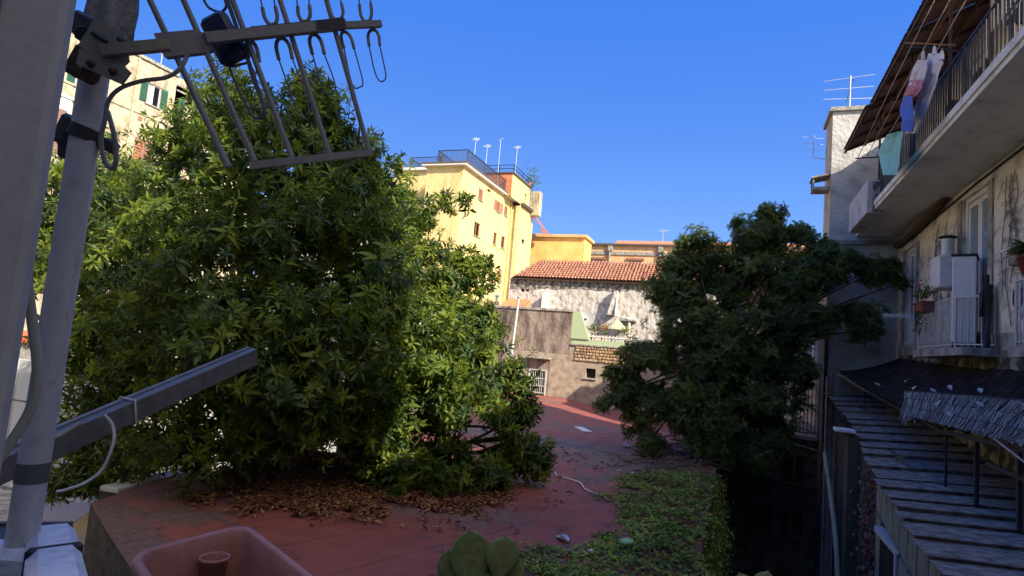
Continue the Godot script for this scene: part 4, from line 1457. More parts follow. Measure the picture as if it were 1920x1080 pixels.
func build_shed() -> void:
	var t := thing("long_shed", "long shed with grey overlapping sheet roof and panelled wall, lower right", "shed", Vector3(3, -9, -9))
	var z := -2.6
	while z > -18.9:                                                      # sheets run from the eave to the wall; each farther one laps over the nearer
		var st := mb()
		var zz := maxf(z - .58 - .25 * rng.randf(), -19.15)
		var ex := func(q: float) -> float: return eave_x(q) - .08 if q > -15 else lerpf(2.53, 2.45, (-15 - q) / 4.0)
		var ey := func(q: float) -> float: return -1.6 + 1.05 * pow(clampf((-10.5 - q) / 8.5, 0, 1), 1.3)
		var j := rng.randfn() * .006
		var e0 := rng.randf() * .05
		var a := Vector3(ex.call(z) - e0, ey.call(z) + .02 + j, z)
		var b := Vector3(4.18, ey.call(z) + .145 + j, z)
		var c := Vector3(4.18, ey.call(zz) + .1 + j, zz - .05)
		var d := Vector3(ex.call(zz) - e0, ey.call(zz) - .03 + j, zz - .05)
		slab(st, [a, b, c, d], Vector3(0, .012, 0))
		quad(st, a + Vector3(.03, -.07, -.05), b + Vector3(0, -.07, -.05), b + Vector3(0, 0, -.05), a + Vector3(.03, 0, -.05))
		part("roof_sheet", st, M.shed_sheet, t)
		z = zz
	z = -4.2
	# panelled wall
	z = -4.2
	var k := 0
	while z > -11.7:
		var zz := z - .64
		var rows := [[-1.68, -2.2], [-2.25, -2.98], [-3.03, -3.9]]
		for r in rows.size():
			if k in [8, 9, 10] and r > 0: continue                       # room for the window
			var st := mb()
			var x0 := eave_x(z)
			var x1 := eave_x(zz + .05)
			quad(st, Vector3(x1, rows[r][1], zz + .05), Vector3(x0, rows[r][1], z), Vector3(x0, rows[r][0], z), Vector3(x1, rows[r][0], zz + .05))
			quad(st, Vector3(x0, rows[r][1], z), Vector3(x0 + .05, rows[r][1], z), Vector3(x0 + .05, rows[r][0], z), Vector3(x0, rows[r][0], z))
			quad(st, Vector3(x1, rows[r][0], zz + .05), Vector3(x0, rows[r][0], z), Vector3(x0 + .05, rows[r][0], z), Vector3(x1 + .05, rows[r][0], zz + .05))
			part("wall_panel", st, M.panel_paint, t)
		z = zz
		k += 1
	var st := mb()
	quad(st, Vector3(2.39, -9, -11.9), Vector3(1.66, -9, -4), Vector3(1.66, -1.66, -4), Vector3(2.39, -1.66, -11.9))
	quad(st, Vector3(2.75, -9, -19.3), Vector3(2.75, -9, -11.9), Vector3(2.75, -1.3, -11.9), Vector3(2.75, -1.3, -19.3))
	quad(st, Vector3(2.75, -9, -11.9), Vector3(2.39, -9, -11.9), Vector3(2.39, -1.66, -11.9), Vector3(2.75, -1.66, -11.9))
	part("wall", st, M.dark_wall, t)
	st = mb()
	for q in [[-9.36, -9.44], [-10.7, -10.8]]:
		bx(st, Vector3(eave_x(q[0]) - .03, -3.9, q[1]), Vector3(eave_x(q[0]) + .05, -2.25, q[0]))
	bx(st, Vector3(eave_x(-10) - .06, -2.31, -10.8), Vector3(eave_x(-10) + .06, -2.23, -9.36))
	var w := part("window_frame", st, M.iron_white, t)
	st = mb()
	bx(st, Vector3(eave_x(-10) - .0, -3.9, -10.7), Vector3(eave_x(-10) + .02, -2.32, -10.12))
	bx(st, Vector3(eave_x(-10) - .02, -3.9, -10.02), Vector3(eave_x(-10) + .0, -2.32, -9.45))
	part("pane", st, mat("dull_glass", lin(.05, .055, .05), .15), w)
	st = mb()
	bx(st, Vector3(eave_x(-10) - .02, -3.9, -10.12), Vector3(eave_x(-10) + .03, -2.32, -10.02))
	part("mullion", st, M.iron_black, w)
	# reed mat and dark old awning above the shed roof, on thin iron posts
	t = thing("old_awning", "dark tarred sheet awning sloping down over the shed, strewn with white scraps", "awning", Vector3(3.5, -.4, -14))
	var edge := [[-6.5, 3.0, -.58, .2], [-8.3, 3.0, -.6, .22], [-9.6, 3.0, -.64, .24], [-11, 3.0, -.68, .27], [-13, 3.02, -.55, .3], [-15, 2.98, -.4, .36], [-17, 2.88, -.2, .45], [-18.9, 2.68, .08, .55]]
	for i in edge.size() - 1:
		st = mb()
		st.set_smooth_group(1)
		var a: Array = edge[i]
		var b: Array = edge[i + 1]
		var m := 8
		for u in m:
			for v in 10:
				var f := func(uu: int, vv: int) -> Vector3:
					var s := float(uu) / m
					var r := float(vv) / 10
					var zz: float = lerpf(a[0], b[0], s)
					return Vector3(lerpf(lerpf(a[1], b[1], s), 4.17, r), lerpf(lerpf(a[2], b[2], s), lerpf(a[3], b[3], s), r) - .1 * sin(PI * r) + .022 * sin(zz * 9.0 + r * 3.0) * (1.0 - .4 * r) + .012 * (i % 2), zz)
				quad(st, f.call(u, v), f.call(u, v + 1), f.call(u + 1, v + 1), f.call(u + 1, v))
		part("sheet", st, M.tar_sheet, t)
	st = mb()
	for i in edge.size() - 1: bar(st, Vector3(edge[i][1], edge[i][2] - .06, edge[i][0]), Vector3(edge[i + 1][1], edge[i + 1][2] - .06, edge[i + 1][0]), .04, .05)
	part("edge_beam", st, M.iron_black, t)
	for q in [[-8.3, -1.55, -.6, .045], [-9.55, -1.55, -.64, .045], [-10.75, -1.55, -.68, .03], [-16.8, -.9, -.22, .03]]:
		st = mb()
		bar(st, Vector3(2.98, q[1], q[0]), Vector3(2.98, q[2] - .08, q[0]), q[3], q[3], Vector3.RIGHT)
		part("post", st, M.iron_black, t)
	st = mb()
	bar(st, Vector3(2.98, -.95, -9.2), Vector3(2.98, -.98, -6.6), .035, .05)
	bar(st, Vector3(2.98, -1.2, -7.9), Vector3(2.98, -1.22, -6.6), .03, .05)
	part("cross_beam", st, M.iron_black, t)
	var sp := [[-16.2, 3.15, 0], [-15.6, 3.6, 1], [-14.6, 3.5, 2], [-14.0, 3.25, 0], [-13.2, 3.7, 1], [-12.6, 3.5, 2], [-12.9, 3.25, 0], [-11.9, 3.75, 1]]
	for q in sp:
		st = mb()
		var i := 0
		while i < edge.size() - 2 and edge[i + 1][0] > q[0]: i += 1
		var s: float = (q[0] - edge[i][0]) / (edge[i + 1][0] - edge[i][0])
		var r: float = (q[1] - 3.0) / 1.17
		var y: float = lerpf(lerpf(edge[i][2], edge[i + 1][2], s), lerpf(edge[i][3], edge[i + 1][3], s), r) - .1 * sin(PI * r) + .04
		var b := Basis(Vector3.UP, rng.randf() * 3) * Basis(Vector3.BACK, .55)
		slab(st, [Vector3(q[1], y, q[0]) + b * Vector3(-.09, 0, .02), Vector3(q[1], y, q[0]) + b * Vector3(.02, .03, .04), Vector3(q[1], y, q[0]) + b * Vector3(.09, 0, .0), Vector3(q[1], y, q[0]) + b * Vector3(.03, .0, -.03), Vector3(q[1], y, q[0]) + b * Vector3(-.05, .02, -.03)], Vector3(0, .008, 0))
		var o := tag(part("paper_scrap", st, M.paper_white), "white scrap of paper lying on the dark tarred awning", "paper scrap", "white scraps on the awning")
	# the reed mat
	t = thing("reed_mat", "grey frayed reed mat draped on the awning, bundle ends hanging over", "reed mat", Vector3(3.2, -.4, -10))
	st = mb()
	for i in 900:
		var f := rng.randf()
		var za := lerpf(-7.2, -14.2, f) + rng.randfn() * .05
		var skew := -1.6 - 1.2 * f
		var top := Vector3(3.62 + rng.randfn() * .05 - .2 * f, -.12 - .15 * f + rng.randf() * .03, za - .5 * f)
		var low := Vector3(2.93 + rng.randfn() * .03, -.6 + rng.randf() * .04 - .04 * f, za + .35 + .9 * f + rng.randfn() * .12)
		if f > .9: low += Vector3(-.1, -.12, .3) * ((f - .9) * 10.0) * rng.randf() * 1.6
		var mid := top.lerp(low, .5) + Vector3(0, .03 + .03 * rng.randf(), 0)
		var c := lerpf(.14, .48, rng.randf())
		st.set_color(Color(c, c * .97, c * .92))
		tube(st, [top, mid, low], .0075, 3)
	part("reeds", st, M.reed, t).set_meta("kind", "stuff")
	st = mb()
	for r in [.12, .5, .85]:
		var pp := []
		for i in 12:
			var f := i / 11.0
			var a := Vector3(3.62 - .2 * f, -.09 - .15 * f, lerpf(-7.8, -15.0, f))
			pp.append(a.lerp(Vector3(2.93, -.55 - .04 * f, lerpf(-6.6, -13.5, f)), r) + Vector3(0, .05, 0))
		tube(st, pp, .006, 4)
	part("binding_wire", st, M.wire_metal, t)
	for q in [[3.4, -.2, -13.0, "white bird-soiled patch of paper at the far end of the reed mat"], [3.15, -.38, -11.8, "crumpled white scrap near the frayed end of the reed mat"], [3.25, -.3, -10.3, "flat white scrap in the middle of the reed mat"], [2.98, -.5, -10.6, "white scrap at the front edge of the reed mat above a post"], [3.3, -.24, -9.0, "large white scrap on the reed mat near the right picture edge"]]:
		st = mb()
		var b := Basis(Vector3.UP, rng.randf() * 3) * Basis(Vector3.BACK, .6)
		var o := Vector3(q[0], q[1] + .02, q[2])
		slab(st, [o + b * Vector3(-.08, 0, .02), o + b * Vector3(.01, .03, .045), o + b * Vector3(.085, .01, .01), o + b * Vector3(.04, .0, -.03), o + b * Vector3(-.03, .015, -.035)], Vector3(0, .01, 0))
		tag(part("paper_scrap", st, M.paper_white), q[3], "paper scrap")
	st = mb()
	tube(st, [Vector3(2.96, -.55, -9.3), Vector3(2.85, -.75, -7.8), Vector3(2.75, -1.0, -6.4)], .012, 5)
	tag(part("taut_cord", st, M.cord), "pale cord running down from the reed mat to the right", "cord")
	# pillar board, pipes and creeper on the passage side of the shed
	t = thing("board_pillar", "narrow grey boarded pillar with pale cap left of the shed eave", "pillar", Vector3(2.2, -9, -14))
	st = mb()
	cbox(st, Vector3(2.3, -5.1, -14.0), Vector3(.24, 7.8, .3), .02)
	part("shaft", st, mat("mossy_board", lin(.07, .07, .055), .9), t)
	st = mb()
	cbox(st, Vector3(2.14, -1.12, -13.95), Vector3(.36, .07, .4), .015)
	part("cap", st, M.cabinet_white, t)
	t = thing("shed_pipe", "long thin grey pipe down the dark passage wall beside the shed", "pipe", Vector3(1.9, -6, -12))
	st = mb()
	tube(st, curve([Vector3(2.0, -1.8, -15.5), Vector3(1.95, -3.0, -13.4), Vector3(1.9, -4.2, -12.4), Vector3(1.85, -5.6, -11.6), Vector3(1.8, -7.6, -11.0)], 18), .045, 8)
	part("pipe", st, M.panel_paint, t)
	var o := thing("brown_creeper", "reddish brown dry creeper covering the end of the shed wall", "creeper", Vector3(2.4, -3, -12.6))
	st = mb()
	for i in 900:
		var p := Vector3(2.5 + rng.randfn() * .1, lerpf(-1.75, -4.6, rng.randf()), -12.7 + rng.randfn() * .42)
		leaf(st, p, Vector3(-.6 + rng.randfn() * .5, -.4 + rng.randfn() * .5, rng.randfn()).normalized(), .09, .06, .3, .4, Vector3.UP, 2)
	part("leaves", st, mat("dry_red_leaf", lin(.24, .1, .07), .8), o)
	st = mb()
	for i in 14:
		var p := []
		var q := Vector3(2.62, -4.8, -12.7 + rng.randfn() * .4)
		for k2 in 9:
			p.append(q)
			q += Vector3(rng.randfn() * .03, .35, rng.randfn() * .1)
		tube(st, p, .01, 4)
	part("stems", st, M.bark, o)
	for q in [[Vector3(1.75, -4.2, -8.9), .42, "leafy green shrub at the foot of the shed window, picture bottom"], [Vector3(1.62, -2.7, -6.3), .2, "small green weed growing against the near shed panels"]]:
		o = thing("shed_shrub", q[2], "shrub", q[0] - Vector3(0, .6, 0))
		st = mb()
		for i in 260:
			var p: Vector3 = q[0] + Vector3(rng.randfn(), rng.randfn(), rng.randfn()) * q[1] * .55
			leaf(st, p, Vector3(rng.randfn(), rng.randf(), rng.randfn()).normalized(), .11, .05)
		part("foliage", st, M.ivy, o)
		st = mb()
		for i in 6: tube(st, [q[0] - Vector3(0, q[1] * 2.2, 0), q[0] + Vector3(rng.randfn(), rng.randfn(), rng.randfn()) * q[1] * .5], .012, 4)
		part("stem", st, M.bark, o)

func build_pit() -> void:
	var t := thing("passage_wall", "dark low building wall with barred windows at the end of the passage", "building", Vector3(1, -9, -20.3))
	var st := mb()
	facade(st, Vector3(-.35, -9, -20), Vector3.RIGHT, 3.1, 7.05, [[1.88, 5.72, 2.42, 6.5], [1.85, 4.2, 2.4, 4.9], [1.1, 4.1, 1.6, 4.9]], .25)
	quad(st, Vector3(-.35, -9, -23), Vector3(-.35, -9, -20), Vector3(-.35, -1.95, -20), Vector3(-.35, -1.95, -23))
	quad(st, Vector3(-.35, -1.95, -20), Vector3(2.75, -1.95, -20), Vector3(2.75, -1.95, -26), Vector3(-.35, -1.95, -26))
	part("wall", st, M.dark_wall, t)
	for q in [[1.53, -3.28, 2.07, -2.5], [1.5, -4.8, 2.05, -4.1], [.75, -4.9, 1.25, -4.1]]:
		st = mb()
		bx(st, Vector3(q[0] - .06, q[1] - .08, -20), Vector3(q[2] + .06, q[1], -19.9))
		bx(st, Vector3(q[0] + (q[2] - q[0]) * .5 - .05, q[1], -20.15), Vector3(q[0] + (q[2] - q[0]) * .5 + .05, q[3], -20.05))
		var w := part("window", st, M.rust, t)
		for i in 5:
			st = mb()
			var x: float = lerpf(q[0], q[2], (i + .5) / 5.0)
			tube(st, [Vector3(x, q[1], -20.08), Vector3(x, q[3], -20.08)], .012, 5)
			part("bar", st, M.iron_black, w)
		st = mb()
		bx(st, Vector3(q[0], q[1], -20.24), Vector3(q[2], q[3], -20.22))
		part("pane", st, M.dull_glass, w)
	st = mb()
	bx(st, Vector3(-.4, -2.0, -20.12), Vector3(2.75, -1.9, -19.93))
	part("coping", st, M.concrete, t)
	for q in [["upper thin pipe along the dark wall at the end of the passage", -2.25], ["lower thin pipe along the dark wall above the barred windows", -1.75]]:
		var o := thing("wall_pipe", q[0], "pipe", Vector3(1.5, q[1], -19.9), "pipes on the passage wall")
		st = mb()
		tube(st, [Vector3(.6, q[1] + .3, -19.88), Vector3(2.4, q[1] - .02, -19.86)], .03, 6)
		part("pipe", st, M.concrete, o)
	t = thing("iron_gate", "rusty iron gate with posts and scrolls at the end of the passage", "gate", Vector3(2.1, -1.9, -20))
	for x in [1.72, 2.4]:
		st = mb()
		bar(st, Vector3(x, -2.0, -20), Vector3(x, .25, -20), .08, .08, Vector3.RIGHT)
		part("post", st, M.concrete, t)
	for i in 6:
		st = mb()
		tube(st, [Vector3(1.8 + i * .1, -1.85, -20), Vector3(1.8 + i * .1, -.1, -20)], .012, 5)
		part("bar", st, M.iron_black, t)
	for y in [-1.8, -1.0, -.15]:
		st = mb()
		bar(st, Vector3(1.74, y, -20), Vector3(2.38, y, -20), .03, .03)
		part("rail", st, M.iron_black, t)
	for y in [-.02, -.75]:
		st = mb()
		var ring := []
		for i in 17: ring.append(Vector3(1.92 + .1 * cos(TAU * i / 16), y + .1 * sin(TAU * i / 16), -19.97))
		tube(st, ring, .016, 6)
		part("scroll", st, M.iron_white, t)
	t = thing("standpipes", "pair of grey standpipes at the corner of the passage and the far shed roof", "pipe", Vector3(2.45, -2, -19.2))
	for x in [2.48, 2.6]:
		st = mb()
		tube(st, [Vector3(x, -9, -19.1), Vector3(x, -.1 + x - 2.48, -19.1)], .04, 8)
		part("pipe", st, M.concrete, t)
	t = thing("junk_box", "pale box standing at the bottom of the dark passage", "box", Vector3(1.5, -9, -11))
	st = mb()
	cbox(st, Vector3(1.45, -6.9, -10.3), Vector3(.45, .9, .4), .02)
	part("box_body", st, M.concrete, t)
	st = mb()
	cbox(st, Vector3(1.45, -6.42, -10.3), Vector3(.49, .06, .44), .015)
	part("lid", st, M.cabinet_white, t)
	t = thing("tin_scrap", "shiny bent tin sheet caught behind the dark tree above the passage", "tin sheet", Vector3(1.2, -1.2, -19))
	st = mb()
	slab(st, [Vector3(.95, -1.1, -19), Vector3(1.45, -1.18, -18.9), Vector3(1.5, -1.0, -19.2), Vector3(1.0, -.92, -19.3)], Vector3(0, .01, 0))
	part("sheet", st, M.scrap_tin, t)
	st = mb()
	slab(st, [Vector3(1.45, -1.18, -18.9), Vector3(1.6, -1.35, -18.9), Vector3(1.62, -1.2, -19.2), Vector3(1.5, -1.0, -19.2)], Vector3(0, .01, 0))
	part("bent_edge", st, M.scrap_tin, t)

# ---------------------------------------------------------------- left yard
func build_left_yard() -> void:
	var st := mb()
	bx(st, Vector3(-60, -6.5, -33), Vector3(-9.6, -5.4, -1))
	structure("yard_ground", st, M.concrete)
	var t := thing("white_yard_wall", "white panelled yard wall with red tile coping behind the pole, left", "wall", Vector3(-19, -5.4, -12))
	st = mb()
	bx(st, Vector3(-24, -5.4, -12.4), Vector3(-16.2, -1.1, -12.1))
	part("core", st, M.concrete, t)
	for i in 6:
		for j in 3:
			st = mb()
			var x := -23.9 + i * 1.3
			cbox(st, Vector3(x + .63, -4.7 + j * 1.25, -12.06), Vector3(1.26, 1.2, .09), .02)
			part("panel", st, mat("grey_panel", lin(.36, .37, .38), .8) if not M.has("grey_panel") else M.grey_panel, t)
	st = mb()
	for i in 24:
		tube(st, [Vector3(-24 + i * .33, -.92, -12.5), Vector3(-24 + i * .33, -1.0, -11.95)], .15, 8)
	part("tile_coping", st, mat("red_tile", lin(.6, .12, .05), .8), t)
	t = thing("white_parapet", "white low parapet ledge behind the left edge of the terrace", "ledge", Vector3(-9.4, -3, -8))
	st = mb()
	cbox(st, Vector3(-9.1, -4.1, -7.9), Vector3(.3, 2.7, 2.0), .02, Basis(Vector3.UP, .1))
	part("block", st, M.dark_wall, t)
	st = mb()
	cbox(st, Vector3(-9.05, -2.72, -7.9), Vector3(.36, .08, 2.0), .015, Basis(Vector3.UP, .1))
	part("capping", st, M.fresh_white_plaster, t)
	# small parked car below
	t = thing("parked_car", "blue-grey small car strewn with leaves parked below the terrace, lower left", "car", Vector3(-12, -5.4, -8))
	t.rotation.y = 2.2
	var body := mat("car_paint", lin(.1, .12, .17), .3)
	body.clearcoat_enabled = true
	body.clearcoat = .8
	st = mb()
	var sec := [[-1.85, .35, .62, .68], [-1.75, .3, .8, .76], [-.9, .28, .92, .8], [-.55, .27, .98, .81], [1.2, .27, 1.0, .81], [1.7, .3, .95, .78], [1.85, .38, .7, .7]]
	st.set_smooth_group(1)
	for i in sec.size() - 1:
		for s in [-1.0, 1.0]:
			var r := []
			for q in [sec[i], sec[i + 1]]:
				r.append([Vector3(q[0], q[1], s * q[3]), Vector3(q[0], (q[1] + q[2]) * .5, s * (q[3] + .03)), Vector3(q[0], q[2] - .03, s * q[3]), Vector3(q[0], q[2], s * q[3] * .85), Vector3(q[0], q[2] + .04, 0)])
			for k in 4:
				if s > 0: quad(st, r[0][k], r[1][k], r[1][k + 1], r[0][k + 1])
				else: quad(st, r[1][k], r[0][k], r[0][k + 1], r[1][k + 1])
	quad(st, Vector3(-1.85, .35, -.68), Vector3(-1.85, .35, .68), Vector3(-1.85, .64, .6), Vector3(-1.85, .64, -.6))
	quad(st, Vector3(1.85, .38, .7), Vector3(1.85, .38, -.7), Vector3(1.85, .72, -.6), Vector3(1.85, .72, .6))
	local_part("body", st, body, t)
	st = mb()
	var cab := [[-.75, .98, .72], [-.2, 1.42, .6], [1.0, 1.46, .6], [1.7, .98, .7]]
	for i in 3:
		for s in [-1.0, 1.0]:
			quad(st, Vector3(cab[i][0], .96, s * .75), Vector3(cab[i + 1][0], .96, s * .75), Vector3(cab[i + 1][0], cab[i + 1][1], s * cab[i + 1][2]), Vector3(cab[i][0], cab[i][1], s * cab[i][2]))
	local_part("side_windows", st, M.dull_glass, t)
	st = mb()
	quad(st, Vector3(-.76, .98, -.72), Vector3(-.76, .98, .72), Vector3(-.2, 1.42, .6), Vector3(-.2, 1.42, -.6))
	local_part("windscreen", st, M.dull_glass, t)
	st = mb()
	cbox(st, Vector3(.4, 1.46, 0), Vector3(1.3, .06, 1.22), .02)
	local_part("roof", st, body, t)
	for q in [[-1.2, .72], [-1.2, -.72], [1.2, .72], [1.2, -.72]]:
		st = mb()
		lathe(st, [[.0, -.1], [.24, -.1], [.3, -.06], [.3, .06], [.24, .1], [.18, .08], [.0, .09]], Vector3(q[0], .3, q[1]), Basis(Vector3.RIGHT, PI * .5 * signf(q[1])), 20)
		local_part("wheel", st, M.tape_black, t)
	for s in [-1.0, 1.0]:
		st = mb()
		cbox(st, Vector3(-1.84, .56, s * .5), Vector3(.08, .14, .26), .03)
		local_part("headlight", st, M.scrap_tin, t)
	st = mb()
	cbox(st, Vector3(-1.88, .4, 0), Vector3(.12, .16, 1.3), .04)
	local_part("bumper", st, M.iron_black, t)

func local_part(called: String, st: SurfaceTool, m: Material, parent: Node) -> MeshInstance3D:
	st.generate_normals()
	return put(called, st.commit(), m, parent)

# ---------------------------------------------------------------- trees
func crown_spots(balls: Array, per_m2: float, scale: float, up: float, gaps: float, sd: int, inner := .25, flat := .95, rough := .32) -> Array:
	var out := []
	var nz := noise(.55, 3, sd)
	for b in balls:
		var c: Vector3 = b[0]
		var r: float = b[1]
		var n := int(4 * PI * r * r * per_m2 * (b[2] if b.size() > 2 else 1.0))
		for i in n:
			var u := Vector3(rng.randfn(), rng.randfn(), rng.randfn()).normalized()
			var k := rng.randf()
			var rr := r * (.84 + .24 * rng.randf() + (.2 * rng.randf() if rng.randf() < .12 else 0.0)) if k > inner else r * (.4 + .4 * rng.randf())
			var p := c + u * rr * Vector3(1, flat, 1)
			var g := nz.get_noise_3dv(p)
			p += u * (r * rough + .14) * nz.get_noise_3dv(p * 2.3 + Vector3(9, 4, 1))
			if g < -gaps: continue
			var deep := false
			for o in balls:
				if o != b and p.distance_to(o[0]) < o[1] * .66: deep = true; break
			if deep and rng.randf() > .12: continue
			var ax := (u * .75 + Vector3.UP * up + Vector3(rng.randfn(), rng.randfn(), rng.randfn()) * .4).normalized()
			var x := ax.cross(Vector3(rng.randfn(), rng.randfn(), rng.randfn())).normalized()
			var s := scale * (.6 + .75 * rng.randf() * rng.randf() + .2 * rng.randf())
			out.append([Transform3D(Basis(x, ax, x.cross(ax)).scaled(Vector3.ONE * s), p), rng.randf(), u])
	return out

func rosette(sd: int, n: int, l: float) -> Mesh:
	var r := RandomNumberGenerator.new()
	r.seed = sd
	var st := mb()
	for k in n:
		var a := k * 2.39996 + r.randfn() * .4
		var e := lerpf(1.2, -.45, float(k) / n) + r.randfn() * .25
		var d := Vector3(cos(a) * cos(e), sin(e), sin(a) * cos(e))
		var ll := l * lerpf(.6, 1.05, sqrt(float(k + 1) / n)) * (.9 + .2 * r.randf())
		var o := Vector3.UP * (.09 - .17 * float(k) / n) + d * .025
		leaf(st, o, d, ll, ll * (.31 + .12 * r.randf()), .25, .1 + r.randf() * .75, Vector3.UP, 4)
	tube(st, [Vector3(0, -.18, 0), Vector3(0, .05, 0)], .009, 4)
	st.generate_normals()
	return st.commit()

func dress(t: Node3D, spots: Array, meshes: Array, mats: Array, called: String, most := 300) -> void:
	# the sprays that show largest are parts of their own, the rest of the foliage is joined
	var rest := []
	for i in meshes.size() * mats.size(): rest.append([])
	for s in spots:
		var o: Vector3 = s[0].origin
		s.append(o.length() * (1.0 if (s[2] as Vector3).dot(-o.normalized()) > .35 else 2.0))
	spots.sort_custom(func(a, b): return a[3] < b[3])
	for i in spots.size():
		var m := i % meshes.size()
		var k: int = int(spots[i][1] * mats.size()) % mats.size()
		if i < most:
			var xf: Transform3D = spots[i][0]
			xf.origin -= t.position
			put(called, meshes[m], mats[k], t, xf)
		else:
			rest[m * mats.size() + k].append(spots[i])
	for m in meshes.size():
		for k in mats.size():
			var o := MultiMeshInstance3D.new()
			o.name = numbered("foliage", t)
			o.multimesh = many(meshes[m], rest[m * mats.size() + k], func(_i: int) -> Color: return Color.WHITE)
			o.material_override = mats[k]
			o.set_meta("kind", "stuff")
			t.add_child(o, true)
			o.position = -t.position

func limb(t: Node, p: Array, r0: float, r1: float, called := "limb") -> void:
	var st := mb()
	var q := curve(p, 12)
	var r := []
	for i in q.size(): r.append(lerpf(r0, r1, float(i) / (q.size() - 1)))
	tube(st, q, r, 9)
	part(called, st, mat("dark_bark", lin(.03, .026, .022), .95) if not M.has("dark_bark") else M.dark_bark, t)

func build_ficus() -> void:
	var base := Vector3(-8.3, -5.4, -12.2)
	var t := thing("rubber_tree", "big glossy-leaved rubber tree, front in shade and right side sunlit", "tree", base)
	var px := [[515, 300, 10, 1.25], [425, 235, 10.6, .75], [590, 225, 10.4, .55], [670, 290, 10.4, .55], [340, 265, 11, .5], [205, 365, 12.5, 1.05], [100, 400, 12.5, .9], [330, 420, 10.8, 1.2],
		[700, 430, 11.3, 1.05], [790, 400, 12.3, .45], [820, 535, 12.2, .75], [600, 500, 9.4, 1.3], [400, 560, 9, 1.4], [220, 540, 10.6, 1.1], [90, 500, 12, .8], [560, 670, 9.4, 1.35], [740, 640, 10.4, 1.1],
		[885, 640, 12, .65], [915, 745, 11.6, .62], [805, 780, 10.6, .9], [965, 845, 11.6, .5], [860, 880, 10.4, .5], [660, 750, 10.2, .8], [410, 720, 9.4, 1.2], [265, 690, 10.4, .75], [470, 795, 10, .6], [330, 820, 9.9, .5], [215, 870, 10.4, .5], [930, 900, 10.6, .3], [760, 860, 10.2, .5],
		[410, 185, 10.6, .4], [590, 175, 10.4, .32], [735, 350, 11.8, .4], [890, 510, 12.2, .38], [855, 380, 12.4, .25], [985, 700, 11.8, .3], [165, 640, 11, .65], [190, 760, 10.6, .6], [150, 845, 10.8, .5], [135, 560, 11.6, .65], [60, 470, 12.3, .65], [260, 850, 10, .45], [700, 870, 10.3, .4], [560, 300, 11.5, .85], [620, 330, 10.8, .7], [470, 240, 11, .6], [850, 700, 11.2, .7], [885, 790, 10.9, .7], [935, 825, 11.1, .55], [960, 775, 11.4, .4], [780, 710, 10.6, .8], [1000, 870, 11.4, .32], [825, 850, 10.4, .55], [740, 840, 10.2, .5], [860, 600, 12, .6], [125, 900, 10, .42], [100, 845, 10.6, .45], [175, 900, 9.8, .3]]
	var balls := []
	for q in px: balls.append([at(q[0], q[1], q[2]), q[3], 1.0])
	var spots := crown_spots(balls, 45.0, .76, .4, .22, 71, .34, .95, .55)
	var meshes := [rosette(1, 9, .2), rosette(2, 12, .18), rosette(3, 8, .215), rosette(4, 14, .17)]
	dress(t, spots, meshes, [M.ficus, M.ficus_pale, M.ficus_dark, M.ficus_pale, M.ficus_dark, M.ficus_dark], "leaf_spray")
	limb(t, [base, base + Vector3(.1, 1.8, .1), base + Vector3(.4, 3.4, .6), base + Vector3(1.0, 5.2, 1.2)], .34, .2, "trunk")
	limb(t, [base + Vector3(-.3, 0, .3), base + Vector3(-.6, 2.5, .5), base + Vector3(-1.4, 4.6, .8)], .2, .12, "trunk")
	var fork := base + Vector3(.4, 3.4, .6)
	for i in range(0, balls.size(), 1):
		if balls[i][1] < .5: continue
		var c: Vector3 = balls[i][0]
		var m := fork.lerp(c, .5) + Vector3(rng.randfn() * .25, -.25, rng.randfn() * .25)
		limb(t, [fork, m, c], .1, .025)
		for k in 3:
			var u := Vector3(rng.randfn(), rng.randfn() + .4, rng.randfn()).normalized()
			limb(t, [c.lerp(m, .3), c + u * balls[i][1] * .5, c + u * balls[i][1] * .95], .03, .01, "twig")

func frond(sd: int) -> Mesh:
	var r := RandomNumberGenerator.new()
	r.seed = sd
	var st := mb()
	for k in 6:
		var a := k * 2.39996 + r.randfn() * .3
		var e := lerpf(.9, -.1, k / 6.0)
		var d := Vector3(cos(a) * cos(e), sin(e), sin(a) * cos(e))
		var l := .34 + .1 * r.randf()
		var side := d.cross(Vector3.UP).normalized()
		for j in 7:
			var s := (j + 1) / 7.0
			var c := d * l * s + Vector3.DOWN * .3 * l * s * s * 1.3
			for q in [-1.0, 1.0]:
				var dd: Vector3 = (side * q * .85 + d * .45 + Vector3.DOWN * (.35 + .25 * r.randf())).normalized()
				leaf(st, c, dd, .105 + .03 * r.randf(), .05, .2, .2, Vector3.UP, 2)
	st.generate_normals()
	return st.commit()

